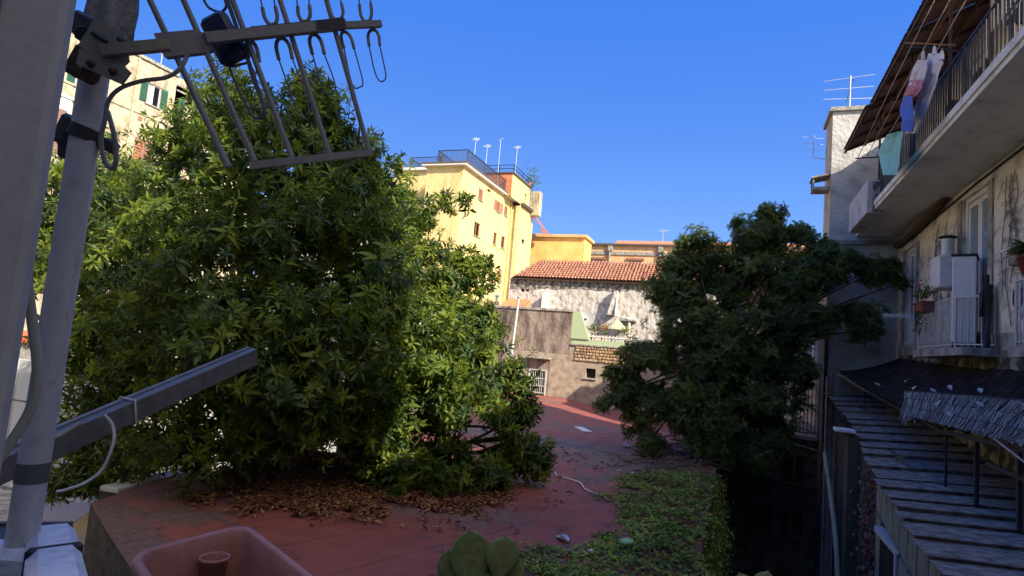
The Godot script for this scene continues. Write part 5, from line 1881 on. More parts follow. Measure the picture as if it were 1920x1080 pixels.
func build_locust() -> void:
	var base := Vector3(-.9, -2.7, -16.6)
	var t := thing("dark_tree", "dark drooping feathery-leaved tree in shade before the right wing", "tree", base)
	var px := [[1430, 445, 17, .75], [1375, 520, 17, 1.05], [1305, 490, 17.5, .55], [1475, 520, 16.5, 1.0], [1570, 495, 16, .55], [1635, 505, 15.6, .42], [1295, 610, 17, .95], [1215, 670, 16.6, .7], [1175, 735, 16.6, .55],
		[1380, 640, 16.5, 1.3], [1490, 600, 16, .8], [1610, 590, 15.6, .42], [1300, 740, 16.4, .95], [1195, 790, 16.4, .42], [1420, 760, 16, 1.0], [1475, 690, 16, .65], [1345, 830, 16, .6], [1440, 400, 17, .32], [1215, 835, 16, .35], [1275, 560, 17.2, .6], [1540, 600, 15.8, .35], [1240, 750, 16.5, .6], [1660, 500, 15.5, .3], [1620, 620, 15.5, .35], [1400, 840, 15.6, .55], [1495, 440, 16.8, .35], [1330, 835, 15.6, .5], [1300, 800, 15.8, .5], [1410, 850, 15.4, .45], [1455, 820, 15.4, .5], [1350, 790, 15.5, .6], [1380, 740, 15.6, .7], [1330, 690, 15.9, .6], [1690, 530, 15.3, .22], [1150, 700, 16.6, .28], [1145, 760, 16.6, .3], [1250, 540, 17.4, .5], [1300, 455, 17.5, .5], [1270, 500, 17.5, .5], [1545, 470, 16.4, .35]]
	var balls := []
	for q in px: balls.append([at(q[0], q[1], q[2]), q[3], 1.0])
	var spots := crown_spots(balls, 46.0, .56, .3, .24, 81, .3, .66, .5)
	dress(t, spots, [frond(1), frond(2), frond(3)], [M.locust, M.locust_dark, M.locust_pale, M.locust], "leaf_spray")
	limb(t, [base, base + Vector3(.2, 1.2, 0), base + Vector3(.5, 2.4, -.2), base + Vector3(1.0, 4.2, -.3)], .12, .06, "trunk")
	var fork := base + Vector3(.5, 2.4, -.2)
	for i in balls.size():
		var c: Vector3 = balls[i][0]
		limb(t, [fork, fork.lerp(c, .5) + Vector3(0, .3, 0), c], .045, .01)

func build_ivy_and_litter() -> void:
	# ivy spreading over the right edge of the terrace and hanging down into the passage
	var edge := [[-6.6, -1.9], [-7.0, -2.15], [-7.5, -2.4], [-8.0, -1.9], [-8.4, -1.5], [-9.2, -1.35], [-10.0, -1.45], [-10.7, -1.55], [-11.1, -2.1], [-11.5, -1.8], [-12.2, -1.75], [-13.0, -2.0], [-13.8, -1.9], [-14.6, -1.5], [-15.4, -1.0]]
	var left := func(z: float) -> float:
		for i in edge.size() - 1:
			if z <= edge[i][0] and z >= edge[i + 1][0]: return lerpf(edge[i][1], edge[i + 1][1], (z - edge[i][0]) / (edge[i + 1][0] - edge[i][0]))
		return -.9 if z < -15 else -1.6
	var st := mb()
	var pts := [Vector2(0, 0), Vector2(.32, .1), Vector2(.5, .42), Vector2(.24, .52), Vector2(0, 1.0), Vector2(-.24, .52), Vector2(-.5, .42), Vector2(-.32, .1)]
	for i in range(1, 7):
		var a := Vector3(0, 0, 0)
		var b := Vector3(pts[i].x, .08 * absf(pts[i].x) * 2, -pts[i].y)
		var c := Vector3(pts[i + 1].x, .08 * absf(pts[i + 1].x) * 2, -pts[i + 1].y)
		tri(st, a, b, c)
	st.generate_normals()
	var lm := st.commit()
	var spots := []
	var nz := noise(.8, 4, 91)
	var n2 := noise(3.0, 3, 92)
	for i in 60000:
		var z := lerpf(-3.6, -15.4, rng.randf())
		var s := rng.randf()
		var p: Vector3
		var nrm: Vector3
		var lx: float = left.call(z) + n2.get_noise_2d(z, 3.0) * .25
		if i < 42000:                                                      # on top
			var x := lerpf(lx - .25, -.22 + .3 * nz.get_noise_2d(z * 1.4, 7.0), s)
			var inside := smoothstep(-.3, .5, x - lx + .12 + nz.get_noise_2d(x * 2, z * 2) * 1.1 + n2.get_noise_2d(x * 2, z * 2) * .5)
			if rng.randf() > inside * smoothstep(-15.5, -13.6, z + n2.get_noise_2d(x * 2, 9.0)) * (.75 + .6 * nz.get_noise_2d(x * 3 + 20, z * 3)) * smoothstep(-.1, -.7, x + .45 * n2.get_noise_2d(z * 2, 5.0) - .1): continue
			p = Vector3(x, terrace_y(x, z) + .03 + (.06 + .2 * nz.get_noise_2d(x * 1.3, z * 1.3) + .1 * n2.get_noise_2d(x * 1.3, z * 1.3)) * minf(1, (x - lx + .3) * 1.2) * (.5 + .5 * rng.randf()), z)
			nrm = (Vector3.UP + Vector3(rng.randfn() * .4, 0, rng.randfn() * .4)).normalized()
		else:                                                              # hanging curtain
			var d := rng.randf()
			p = Vector3(-.27 + .3 * nz.get_noise_2d(z * 1.4, 7.0) + rng.randfn() * .1 + .1 * d, -2.58 - 1.9 * d * (.7 + .3 * sin(z * 1.3)), z)
			nrm = (Vector3(.9, .5, 0) + Vector3(rng.randfn(), rng.randfn(), rng.randfn()) * .35).normalized()
		var x2 := nrm.cross(Vector3(rng.randfn(), rng.randfn(), rng.randfn())).normalized()
		spots.append([Transform3D(Basis(x2, nrm, x2.cross(nrm)).scaled(Vector3.ONE * (.03 + .034 * rng.randf())), p), rng.randf()])
	var run := mb()
	for i in 26:                                                          # runners that creep out over the paint
		var z := lerpf(-6.8, -14.4, rng.randf())
		var q := Vector3(left.call(z) + .35, 0, z)
		var d := Vector3(-1, 0, rng.randfn() * .6).normalized()
		var path := []
		for k in 9:
			q.y = terrace_y(q.x, q.z) + .015 + .03 * rng.randf()
			path.append(q)
			for m in 5:
				var nrm := (Vector3.UP + Vector3(rng.randfn(), 0, rng.randfn()) * .4).normalized()
				var x2 := nrm.cross(Vector3(rng.randfn(), rng.randfn(), rng.randfn())).normalized()
				spots.append([Transform3D(Basis(x2, nrm, x2.cross(nrm)).scaled(Vector3.ONE * (.025 + .035 * rng.randf())), q + Vector3(rng.randfn() * .05, .015 + .02 * rng.randf(), rng.randfn() * .05)), rng.randf()])
			d = (d + Vector3(rng.randfn() * .3, 0, rng.randfn() * .35)).normalized()
			q += d * (.05 + .06 * rng.randf())
		tube(run, path, .004, 4)
	tag(part("ivy_runners", run, M.bark), "thin woody ivy runners creeping out over the red paint", "ivy stems", "", "stuff")
	var o := MultiMeshInstance3D.new()
	o.name = "ivy"
	var tint := [Color(1, 1, 1), Color(1.3, 1.2, .9), Color(.7, .8, .9), Color(1.7, 1.4, .9), Color(.85, 1.0, .9)]
	o.multimesh = many(lm, spots, func(i: int) -> Color: return tint[int(spots[i][1] * 5) % 5] * (1.15 + .8 * nz.get_noise_2d(spots[i][0].origin.x * 1.1, spots[i][0].origin.z * 1.1)))
	o.material_override = M.ivy_mass
	add_child(o)
	tag(o, "green ivy carpet spreading over the right edge of the red terrace", "ivy", "", "stuff")
	# dead twigs and rubbish beyond the ivy
	st = mb()
	for i in 260:
		var c := Vector3(lerpf(-3.4, -.4, rng.randf()), 0, lerpf(-14.6, -22.0, rng.randf()))
		if c.x < -2.6 - .1 * (c.z + 14.6) * .4: continue
		c.y = terrace_y(c.x, c.z) + .03
		var p := []
		var d := Vector3(rng.randfn() + .4, .12 * rng.randf(), rng.randfn() * .6).normalized()
		for k in 5:
			p.append(c)
			c += d * .16 + Vector3(rng.randfn() * .03, rng.randfn() * .03, rng.randfn() * .03)
			c.y = maxf(c.y, terrace_y(c.x, c.z) + .015)
		tube(st, p, .006 + .012 * rng.randf(), 4)
	var tw := part("dead_branches", st, mat("dead_wood", lin(.11, .085, .065), .95))
	tag(tw, "heap of dead grey branches and twigs beyond the ivy", "branches", "", "stuff")
	# fallen leaves under the big tree
	st = mb()
	leaf(st, Vector3(-.5, 0, 0), Vector3.RIGHT, 1.0, .42, .5, -.25, Vector3.UP, 4)
	st.generate_normals()
	var fm := st.commit()
	spots = []
	for i in 36000:
		var f := rng.randf()
		var c := Vector2(-7.6, -7.2).lerp(Vector2(-6.0, -6.85), f / .4) if f < .4 else Vector2(-6.0, -6.85).lerp(Vector2(-3.5, -9.0), (f - .4) / .6)
		var dep := rng.randf()
		var q := c + Vector2(-.35, -.94) * (dep * (4.2 - 1.5 * f)) + Vector2(rng.randfn() * .22, rng.randfn() * .22)
		if nz.get_noise_2d(q.x * 1.5, q.y * 1.5) * 1.3 + dep * 2.0 < .3 * rng.randf(): continue
		var b := Basis(Vector3.UP, rng.randf() * TAU) * Basis(Vector3.RIGHT, rng.randfn() * .5) * Basis(Vector3.BACK, rng.randfn() * .35)
		spots.append([Transform3D(b.scaled(Vector3.ONE * (.055 + .05 * rng.randf())), Vector3(q.x, -2.58 + rng.randf() * (.02 + .05 * minf(1, dep * 2)), q.y)), rng.randf()])
	for i in 260:                                                           # strays
		var b := Basis(Vector3.UP, rng.randf() * TAU) * Basis(Vector3.RIGHT, rng.randfn() * .4)
		var x := lerpf(-6.5, -2.6, rng.randf())
		var z := lerpf(-7.5, -16.0, rng.randf())
		if x < terrace_left(z) + .2: continue
		spots.append([Transform3D(b.scaled(Vector3.ONE * .11), Vector3(x, terrace_y(x, z) + .025, z)), rng.randf()])
	var fl := MultiMeshInstance3D.new()
	fl.name = "fallen_leaves"
	var ft := [Color(.2, .075, .03), Color(.28, .12, .045), Color(.13, .05, .03), Color(.33, .17, .07), Color(.09, .045, .03), Color(.22, .09, .05)]
	fl.multimesh = many(fm, spots, func(i: int) -> Color: return ft[int(spots[i][1] * 6) % 6])
	fl.material_override = M.litter
	add_child(fl)
	tag(fl, "brown fallen leaves piled on the red terrace under the big tree", "fallen leaves", "", "stuff")

func build_terrace_things() -> void:
	var st := mb()
	var p := []
	for q in [[-3.45, -12.7], [-3.3, -12.35], [-3.05, -12.25], [-2.75, -12.05], [-2.55, -11.6], [-2.35, -11.4], [-2.15, -11.3], [-2.05, -11.1]]:
		p.append(Vector3(q[0], terrace_y(q[0], q[1]) + .03, q[1]))
	tube(st, curve(p, 40), .016, 6)
	tag(part("white_rope", st, M.cable_white), "pale rope lying in a curve across the red terrace", "rope")
	st = mb()
	slab(st, [Vector3(-5.1, -2.62, -20.9), Vector3(-4.55, -2.62, -20.0), Vector3(-4.3, -2.62, -20.15), Vector3(-4.85, -2.62, -21.05)], Vector3(0, .03, 0))
	tag(part("white_board", st, M.cabinet_white), "flat white board lying on the far red terrace", "board")
	var t := thing("crushed_bottle", "crushed clear and silver litter lying alone on the near red terrace", "litter", Vector3(-2.04, -2.6, -8.32))
	st = mb()
	tube(st, [Vector3(-2.12, -2.55, -8.38), Vector3(-2.05, -2.54, -8.33), Vector3(-1.98, -2.56, -8.3)], [.035, .05, .03], 7)
	part("bottle", st, M.scrap_tin, t)
	st = mb()
	slab(st, [Vector3(-2.2, -2.58, -8.5), Vector3(-2.08, -2.58, -8.42), Vector3(-2.1, -2.56, -8.34), Vector3(-2.2, -2.57, -8.4)], Vector3(0, .01, 0))
	part("wrapper", st, M.cloth_teal, t)
	for q in [[-2.25, -13.6, "left of two white scraps at the far rim of the ivy"], [-1.95, -13.55, "right of two white scraps at the far rim of the ivy"], [-1.2, -8.2, "pale green crumpled bag on the near ivy"], [-1.6, -7.9, "small white scrap on the ivy left of the green bag"]]:
		st = mb()
		var g: bool = q[2].begins_with("pale green")
		var s := .09 if g else .035
		lathe(st, [[.0, s * .8], [s * .7, s * .6], [s, s * .2], [s * .8, -s * .4], [.0, -s * .5]], Vector3(q[0], -2.4 if g else -2.5, q[1]), Basis(Vector3.BACK, .5).scaled(Vector3(1.2, .7, .9)), 7)
		tag(part("litter_scrap", st, mat("bag_green", lin(.3, .5, .25), .7) if g else M.paper_white), q[2], "litter")
	for i in 7:
		st = mb()
		var x := -2.9 + rng.randf() * 1.6
		var z := -16.5 - rng.randf() * 3.5
		slab(st, [Vector3(x, -2.6, z), Vector3(x + .16, -2.6, z - .04), Vector3(x + .14, -2.6, z - .14), Vector3(x - .03, -2.6, z - .1)], Vector3(0, .025 + .03 * rng.randf(), 0))
		tag(part("litter_scrap", st, M.paper_white), "white scrap of rubbish among the dead branches", "litter", "rubbish among the dead branches")
	# two wires through the tree
	for k in 2:
		st = mb()
		tube(st, curve([at(180, 610 + k * 6, 8.2), at(330, 640 + k * 8, 8.0), at(480, 680 + k * 10, 7.8)], 14), .008, 5)
		tag(part("slack_wire", st, M.iron_black), "%s of two slack wires crossing before the big tree" % ["upper", "lower"][k], "wire")

# ---------------------------------------------------------------- washing
func hit_x(x: float, y: float, X: float) -> Vector3:
	var d := at(x, y, 1.0)
	return d * (X / d.x)

func cloth(called: String, m: Material, label: String, X: float, rows: Array, folds: float, depth: float, sd: int) -> void:
	# rows: [y, x left, x right] in the photograph, hung in the plane x = X
	var st := mb()
	st.set_smooth_group(1)
	var nx := 16
	var ny := (rows.size() - 1) * 5
	var nz := noise(2.2, 3, sd)
	var grid := []
	for j in ny + 1:
		var f := float(j) / 5.0
		var k := mini(int(f), rows.size() - 2)
		var u := f - k
		u = u * u * (3 - 2 * u) * .5 + u * .5
		var y: float = lerpf(rows[k][0], rows[k + 1][0], u)
		var a: float = lerpf(rows[k][1], rows[k + 1][1], u)
		var b: float = lerpf(rows[k][2], rows[k + 1][2], u)
		var r := []
		for i in nx + 1:
			var s := float(i) / nx
			var p := hit_x(lerpf(a, b, s), y, X)
			p.x += depth * minf(1.0, sin(PI * s) * 1.6) * (sin(s * TAU * folds + f * .3 + sd) * (.35 + .65 * float(j) / ny) + nz.get_noise_2d(s * 2.5, f * .25) * .9)
			r.append(p)
		grid.append(r)
	for j in ny:
		for i in nx: quad(st, grid[j][i], grid[j + 1][i], grid[j + 1][i + 1], grid[j][i + 1])
	tag(part(called, st, m), label, "laundry")

func build_laundry() -> void:
	for k in 3:
		var st := mb()
		var x := [2.45, 2.62, 2.8][k] as float
		tube(st, [Vector3(x, 5.62 - .05 * k, -4), Vector3(x, 5.42 - .05 * k, -9.5), Vector3(x, 5.25 - .06 * k, -12.2), Vector3(x, 4.95, -15.3)], .008, 4)
		tag(part("clothes_line", st, M.cord), "%s clothes line strung along the upper balcony" % ["outermost", "middle", "innermost"][k], "clothes line")
	var t := thing("line_bracket", "dark iron arm that holds the clothes lines out from the railing", "bracket", Vector3(3, 5.2, -10.8))
	var st := mb()
	tube(st, [Vector3(3.06, 5.08, -10.6), Vector3(2.75, 5.28, -10.8), Vector3(2.38, 5.36, -10.9)], .018, 6)
	part("arm", st, M.iron_black, t)
	st = mb()
	tube(st, [Vector3(3.0, 5.2, -10.62), Vector3(2.4, 5.5, -11.0)], .012, 6)
	part("brace", st, M.wood_pole, t)
	t = thing("line_bracket", "far iron arm of the clothes lines near the teal cloth", "bracket", Vector3(3, 5, -15))
	st = mb()
	tube(st, [Vector3(3.06, 4.95, -15.2), Vector3(2.4, 4.95, -15.3)], .016, 6)
	part("arm", st, M.iron_black, t)
	cloth("white_garment", M.cloth_white, "long white garment hanging at the railing, right of the others", 2.72, [[100, 1741, 1768], [118, 1736, 1766], [140, 1728, 1760], [165, 1728, 1752], [195, 1718, 1742], [225, 1712, 1728], [250, 1703, 1714]], 3.2, .085, 3)
	cloth("white_shirt", M.cloth_white, "short white shirt hanging on the line above the pink cloth", 2.6, [[112, 1722, 1738], [128, 1712, 1738], [152, 1704, 1732], [160, 1704, 1730]], 2.6, .07, 5)
	cloth("pink_cloth", M.cloth_pink, "dusty pink cloth hanging between the white shirt and the blue one", 2.55, [[150, 1706, 1729], [165, 1700, 1728], [178, 1694, 1720], [186, 1694, 1706]], 1.5, .04, 6)
	cloth("blue_cloth", M.cloth_blue, "bright blue cloth hanging below the pink one", 2.5, [[180, 1694, 1710], [205, 1688, 1712], [225, 1692, 1712], [246, 1696, 1709]], 2.2, .06, 8)
	cloth("teal_cloth", M.cloth_teal, "pale teal towel bunched at the end of the clothes line", 2.6, [[246, 1684, 1694], [252, 1664, 1693], [264, 1656, 1690], [285, 1647, 1688], [305, 1651, 1686], [328, 1657, 1682]], 2.7, .08, 9)
	for q in [[1731, 100, 112], [1752, 92, 102], [1766, 100, 112]]:
		t = thing("hanger_peg", "small white peg knot holding the %s" % {1731: "white shirt", 1752: "long white garment at its middle", 1766: "long white garment at its right"}[q[0]], "peg", hit_x(q[0], q[1], 2.7))
		st = mb()
		tube(st, [hit_x(q[0], q[1] - 4, 2.7), hit_x(q[0], q[2], 2.7)], [.02, .035], 6)
		part("knot", st, M.cloth_white, t)
		st = mb()
		box(st, hit_x(q[0], q[1] - 5, 2.7), Vector3(.02, .07, .02))
		part("clip", st, M.wood_pole, t)

# ---------------------------------------------------------------- close to the eye
func view_right() -> Vector3:
	var r := cam.transform.basis.x
	return Vector3(r.x, 0, r.z).normalized()

func view_depth() -> Vector3:
	return view_right().cross(Vector3.UP)                                 # towards the eye is -this

func build_frame_and_pole() -> void:
	var r := view_right()
	var away := Vector3.UP.cross(r)
	var b := Basis(r, Vector3.UP, -away)
	# the painted board of the window at the left edge
	var t := thing("window_casing", "pale grey painted window casing at the left picture edge", "window frame", at(60, 300, .7))
	var e := at(118, 150, .7)                                              # a point on its right edge
	var st := mb()
	cbox(st, e - r * .068 + Vector3(0, -.1, 0), Vector3(.13, 2.6, .022), .006, b)
	part("board", st, M.frame_paint, t)
	st = mb()
	cbox(st, e - r * .118 + Vector3(0, -.1, 0) - away * .018, Vector3(.085, 2.6, .022), .006, b)
	part("raised_moulding", st, M.frame_paint, t)

	# the mast
	t = thing("antenna_mast", "grey steel antenna mast beside the window, lower clamp and tape on it", "mast", at(52, 940, .95))
	var p0 := at(118, 520, .95)
	st = mb()
	tube(st, [p0 + Vector3(0, -1.0, 0), p0 + Vector3(0, .335, 0)], .0212, 28)
	tube(st, [p0 + Vector3(0, .335, 0), p0 + Vector3(0, .75, 0)], .0204, 28)
	part("tube", st, M.galvanised, t)
	st = mb()
	tube(st, [p0 + Vector3(0, -.315, 0), p0 + Vector3(0, -.285, 0)], .0219, 28)
	part("tape_band", st, mat("grey_tape", lin(.11, .11, .115), .6), t)
	# lower dark clamp round it
	var c := p0 + Vector3(0, .235, 0)
	st = mb()
	cbox(st, c - r * .036 + Vector3(0, -.012, 0) + away * .016, Vector3(.02, .06, .035), .005, b * Basis(Vector3.BACK, .12))
	var cb := b * Basis(Vector3.BACK, -.3)
	tube(st, [c + cb * Vector3(0, -.012, 0), c + cb * Vector3(0, .009, 0)], .0243, 28)
	cbox(st, c + cb * Vector3(.03, -.004, -.012), Vector3(.03, .02, .03), .004, cb)
	cbox(st, c + cb * Vector3(-.034, -.006, -.012), Vector3(.028, .05, .04), .006, cb)
	part("lower_clamp", st, M.dark_sleeve, t)
	# plastic bag wrapped round the top
	st = mb()
	st.set_smooth_group(1)
	var nz := noise(9, 3, 31)
	var rg := []
	for j in 12:
		var row := []
		for k in 25:
			var a := TAU * k / 24.0
			var q := p0 + Vector3(0, .385 + .03 * j, 0)
			var rr := .03 + .012 * nz.get_noise_3d(cos(a) * .6, j * .07, sin(a) * .6) + .006 * sin(a * 5.0 + j * .4)
			row.append(q + (r * (cos(a) * rr + .012) + away * sin(a) * rr))
		rg.append(row)
	for j in 11:
		for k in 24: quad(st, rg[j][k], rg[j][k + 1], rg[j + 1][k + 1], rg[j + 1][k])
	part("plastic_wrap", st, rough_wall("dirty_plastic", [[0.0, lin(.12, .11, .1)], [.5, lin(.26, .25, .24)], [1.0, lin(.4, .39, .38)]], .12, 45, .4, .02, null), t)
	# the zinc clamp that carries the antenna
	t = thing("antenna_clamp", "bent zinc clamp with slots and bolts fixing the antenna to the mast", "clamp", at(210, 100, .9))
	var o := at(205, 88, .915)
	var tilt := b * Basis(Vector3.BACK, -.36)
	var f := func(x: float, y: float, z: float) -> Vector3: return o + tilt * Vector3(x * .72 + .004, y * .74, z)
	st = mb()
	slab(st, [f.call(-.062, -.025, 0), f.call(.04, -.04, 0), f.call(.05, -.01, 0), f.call(.015, .035, 0), f.call(-.06, .04, 0)], tilt * Vector3(0, 0, .004))
	slab(st, [f.call(-.062, -.025, 0), f.call(-.062, .04, 0), f.call(-.066, .04, -.05), f.call(-.066, -.025, -.05)], tilt * Vector3(-.004, 0, 0))
	part("upper_plate", st, M.zinc_clamp, t)
	st = mb()
	slab(st, [f.call(-.04, -.062, .004), f.call(.066, -.06, .004), f.call(.07, -.03, .004), f.call(.045, -.022, .004), f.call(-.05, -.03, .004)], tilt * Vector3(0, 0, .005))
	slab(st, [f.call(-.05, -.03, .004), f.call(-.04, -.062, .004), f.call(-.045, -.066, -.05), f.call(-.055, -.034, -.05)], tilt * Vector3(0, -.003, 0))
	part("lower_plate", st, M.zinc_clamp, t)
	st = mb()
	cbox(st, f.call(-.028, .008, .006), Vector3(.03, .007, .006), .002, tilt * Basis(Vector3.BACK, -.15))
	cbox(st, f.call(.018, .022, .006), Vector3(.016, .007, .006), .002, tilt)
	part("slot", st, M.tape_black, t)
	for q in [[.022, .02, .006], [.04, -.045, .011], [-.01, -.05, .011]]:
		st = mb()
		lathe(st, [[.0, .006], [.0042, .0055], [.0045, .0], [.0065, -.001], [.0065, -.002]], f.call(q[0], q[1], q[2]), tilt * Basis(Vector3.RIGHT, PI / 2), 6)
		part("bolt", st, M.rust, t)
	st = mb()
	tube(st, [f.call(-.07, .0, .0), f.call(-.1, .012, -.02)], .012, 8)
	cbox(st, f.call(-.085, .02, -.02), Vector3(.05, .035, .04), .005, tilt)
	part("wing_bolt", st, M.dark_sleeve, t)
	st = mb()
	cbox(st, f.call(-.055, -.05, -.02), Vector3(.045, .05, .03), .006, tilt)
	part("rear_saddle", st, M.rust, t)
	st = mb()
	bar(st, at(190, 96, .9), at(318, 84, .93), .012, .017)
	part("square_arm", st, M.zinc_clamp, t)
	# coax from the antenna, looping beside the mast
	st = mb()
	tube(st, curve([at(352, 102, .97), at(338, 128, .96), at(312, 145, .95), at(265, 152, .935), at(225, 166, .93), at(203, 190, .925), at(197, 225, .92), at(189, 262, .915), at(196, 300, .91), at(208, 316, .905), at(217, 305, .9), at(216, 265, .9), at(204, 215, .9), at(200, 208, .905)], 60), .0034, 10)
	tag(part("antenna_cable", st, M.cable_grey), "grey antenna cable looping down beside the mast", "cable")
	st = mb()
	tube(st, curve([at(45, 480, .8), at(60, 600, .8), at(70, 690, .79), at(60, 760, .78), at(20, 830, .76), at(-20, 880, .74)], 30), .0062, 10)
	tag(part("thick_cable", st, M.cable_cream), "thick cream cable curving down between casing and mast", "cable")

func build_antenna() -> void:
	var t := thing("tv_antenna", "grey comb television antenna with blue box reaching into the picture", "antenna", at(340, 80, .95))
	var dep := func(x: float) -> float: return .93 + (x - 200.0) / 515.0 * .3
	var P := func(x: float, y: float, off := 0.0) -> Vector3: return at(x, y, dep.call(x) + off)
	var away := -cam.transform.basis.z
	var up := cam.transform.basis.y
	var st := mb()
	slab(st, [P.call(288, 62), P.call(366, 55), P.call(386, 63), P.call(400, 92), P.call(383, 98), P.call(308, 107), P.call(297, 86)].map(func(q): return q), away * .012)
	part("joint_plate", st, M.antenna_plastic, t)
	st = mb()
	bar(st, P.call(384, 73), P.call(646, 46), .02, .0175, up)
	part("boom", st, M.antenna_metal, t)
	st = mb()
	bar(st, P.call(470, 63.5, -.0005), P.call(643, 45.5, -.0005), .0225, .0185, up)
	part("boom_sleeve", st, M.dark_sleeve, t)
	st = mb()
	bar(st, P.call(640, 48, .004), P.call(714, 45, .004), .012, .0125, up)
	part("boom_end", st, M.antenna_metal, t)
	# reflector rods and the lower bar
	var rods := [[281, 0, 428, 313, .005, -.012], [344, 0, 478, 304, .005, -.016], [436, 0, 547, 296, .005, -.016], [525, 0, 617, 289, .0049, -.016], [612, 0, 692, 284, .0049, -.016]]
	for k in rods.size():
		var q: Array = rods[k]
		st = mb()
		var d: float = dep.call((q[0] + q[2]) * .5) + q[5]
		var a := at(q[0], q[1], d)
		var b := at(q[2], q[3], d + .02)
		var a2 := a + (a - b) * .5
		tube(st, [a2, a, b.lerp(a, .18), b], [q[4], q[4], q[4], q[4] * (1.25 if k == 0 else 1.0)], 12)
		part("rod", st, M.antenna_metal, t)
	st = mb()
	var d0: float = dep.call(410) + .0
	var d1: float = dep.call(655) + .0
	bar(st, at(470, 310, d0), at(697, 286, d1), .012, .0125, up)
	part("lower_bar", st, M.antenna_metal, t)
	# blue box with its folded dipole
	st = mb()
	var bc := at(420, 73, dep.call(420) + .03)
	var ax := (at(445, 115, 1.0) - at(400, 28, 1.0)).normalized()
	var bxr := (at(461, 110, 1.0) - at(421, 118, 1.0)).normalized()
	bxr = (bxr - ax * bxr.dot(ax)).normalized()
	var bb := Basis(bxr, -ax, bxr.cross(-ax))
	cbox(st, bc, Vector3(.05, .093, .028), .008, bb)
	var bxp := part("balun_box", st, M.navy_plastic, t)
	st = mb()
	for k in 4: cbox(st, bc + bb * Vector3(.004 + k * .005, -.03, .0145), Vector3(.002, .022, .002), .0006, bb)
	part("rib", st, M.navy_plastic, bxp)
	for k in [[[[462, 118], [440, 124], [431, 128], [446, 165], [470, 212], [482, 222], [494, 216], [492, 196], [476, 155], [466, 122]], .028], [[[414, 24], [398, 18], [388, 10], [372, -20], [350, -60]], .028], [[[414, 24], [424, 12], [418, -10], [400, -60]], .028]]:
		st = mb()
		var pts := []
		for q in k[0]: pts.append(at(q[0], q[1], dep.call(430) + k[1]))
		tube(st, curve(pts, 40), .0024, 8)
		part("dipole_wire", st, M.wire_metal, t)
	st = mb()
	var fa := at(426, 0, dep.call(430) + .03)
	var fb := at(497, 205, dep.call(430) + .035)
	bar(st, fa + (fa - fb) * .2, fb, .007, .003, away)
	part("flat_strip", st, M.antenna_plastic, t)
	# directors: forked plastic clips below and above the boom, each with a wire hairpin
	var clips := [[[527, 72], [523, 112], [548, 110], 1.0, [[523, 112], [540, 160], [556, 205], [570, 222], [580, 216], [574, 180], [548, 110]]], [[588, 65], [586, 102], [608, 101], 1.0, [[586, 102], [605, 165], [617, 177], [628, 170], [626, 150], [608, 101]]], [[646, 60], [645, 90], [664, 91], .9, [[645, 90], [656, 142], [664, 164], [675, 163], [680, 152], [664, 91]]], [[699, 56], [692, 86], [712, 85], .9, [[692, 86], [702, 132], [711, 151], [720, 151], [723, 138], [712, 85]]],
		[[470, 76], [466, 108], [486, 116], 1.0, []]]
	for k in clips.size():
		var q: Array = clips[k]
		var d: float = dep.call(q[0][0]) + .008
		st = mb()
		var top := at(q[0][0], q[0][1], d)
		var l := at(q[1][0], q[1][1], d)
		var r2 := at(q[2][0], q[2][1], d)
		var sh := (top - (l + r2) * .5)
		tube(st, curve([l, l + sh * .62, l.lerp(r2, .22) + sh * .93, l.lerp(r2, .5) + sh, l.lerp(r2, .78) + sh * .93, r2 + sh * .62, r2], 20), .0036 * q[3], 9)
		part("director_clip", st, M.antenna_plastic, t)
		if (q[4] as Array).size():
			st = mb()
			var pts := []
			for w in q[4]: pts.append(at(w[0], w[1], d))
			tube(st, curve(pts, 30), .0014, 7)
			part("director_wire", st, M.wire_metal, t)
	var ups := [[[511, 46], [492, 14], [516, 12], 1.0], [[572, 40], [558, 12], [580, 10], 1.0], [[634, 36], [616, 8], [640, 6], .9], [[688, 40], [674, 8], [695, 6], .9]]
	for q in ups:
		var d: float = dep.call(q[0][0]) + .008
		st = mb()
		var top := at(q[0][0], q[0][1], d)
		var l := at(q[1][0], q[1][1], d)
		var r2 := at(q[2][0], q[2][1], d)
		var sh := (top - (l + r2) * .5)
		tube(st, curve([l, l + sh * .55, l.lerp(r2, .22) + sh * .93, l.lerp(r2, .5) + sh, l.lerp(r2, .78) + sh * .93, r2 + sh * .55, r2], 20), .0036 * q[3], 9)
		part("director_clip", st, M.antenna_plastic, t)
		st = mb()
		var k := -sh * 3.0
		tube(st, curve([l, l + k * .7, l.lerp(r2, .5) + k, r2 + k * .7, r2], 20), .0014, 7)
		part("director_wire", st, M.wire_metal, t)

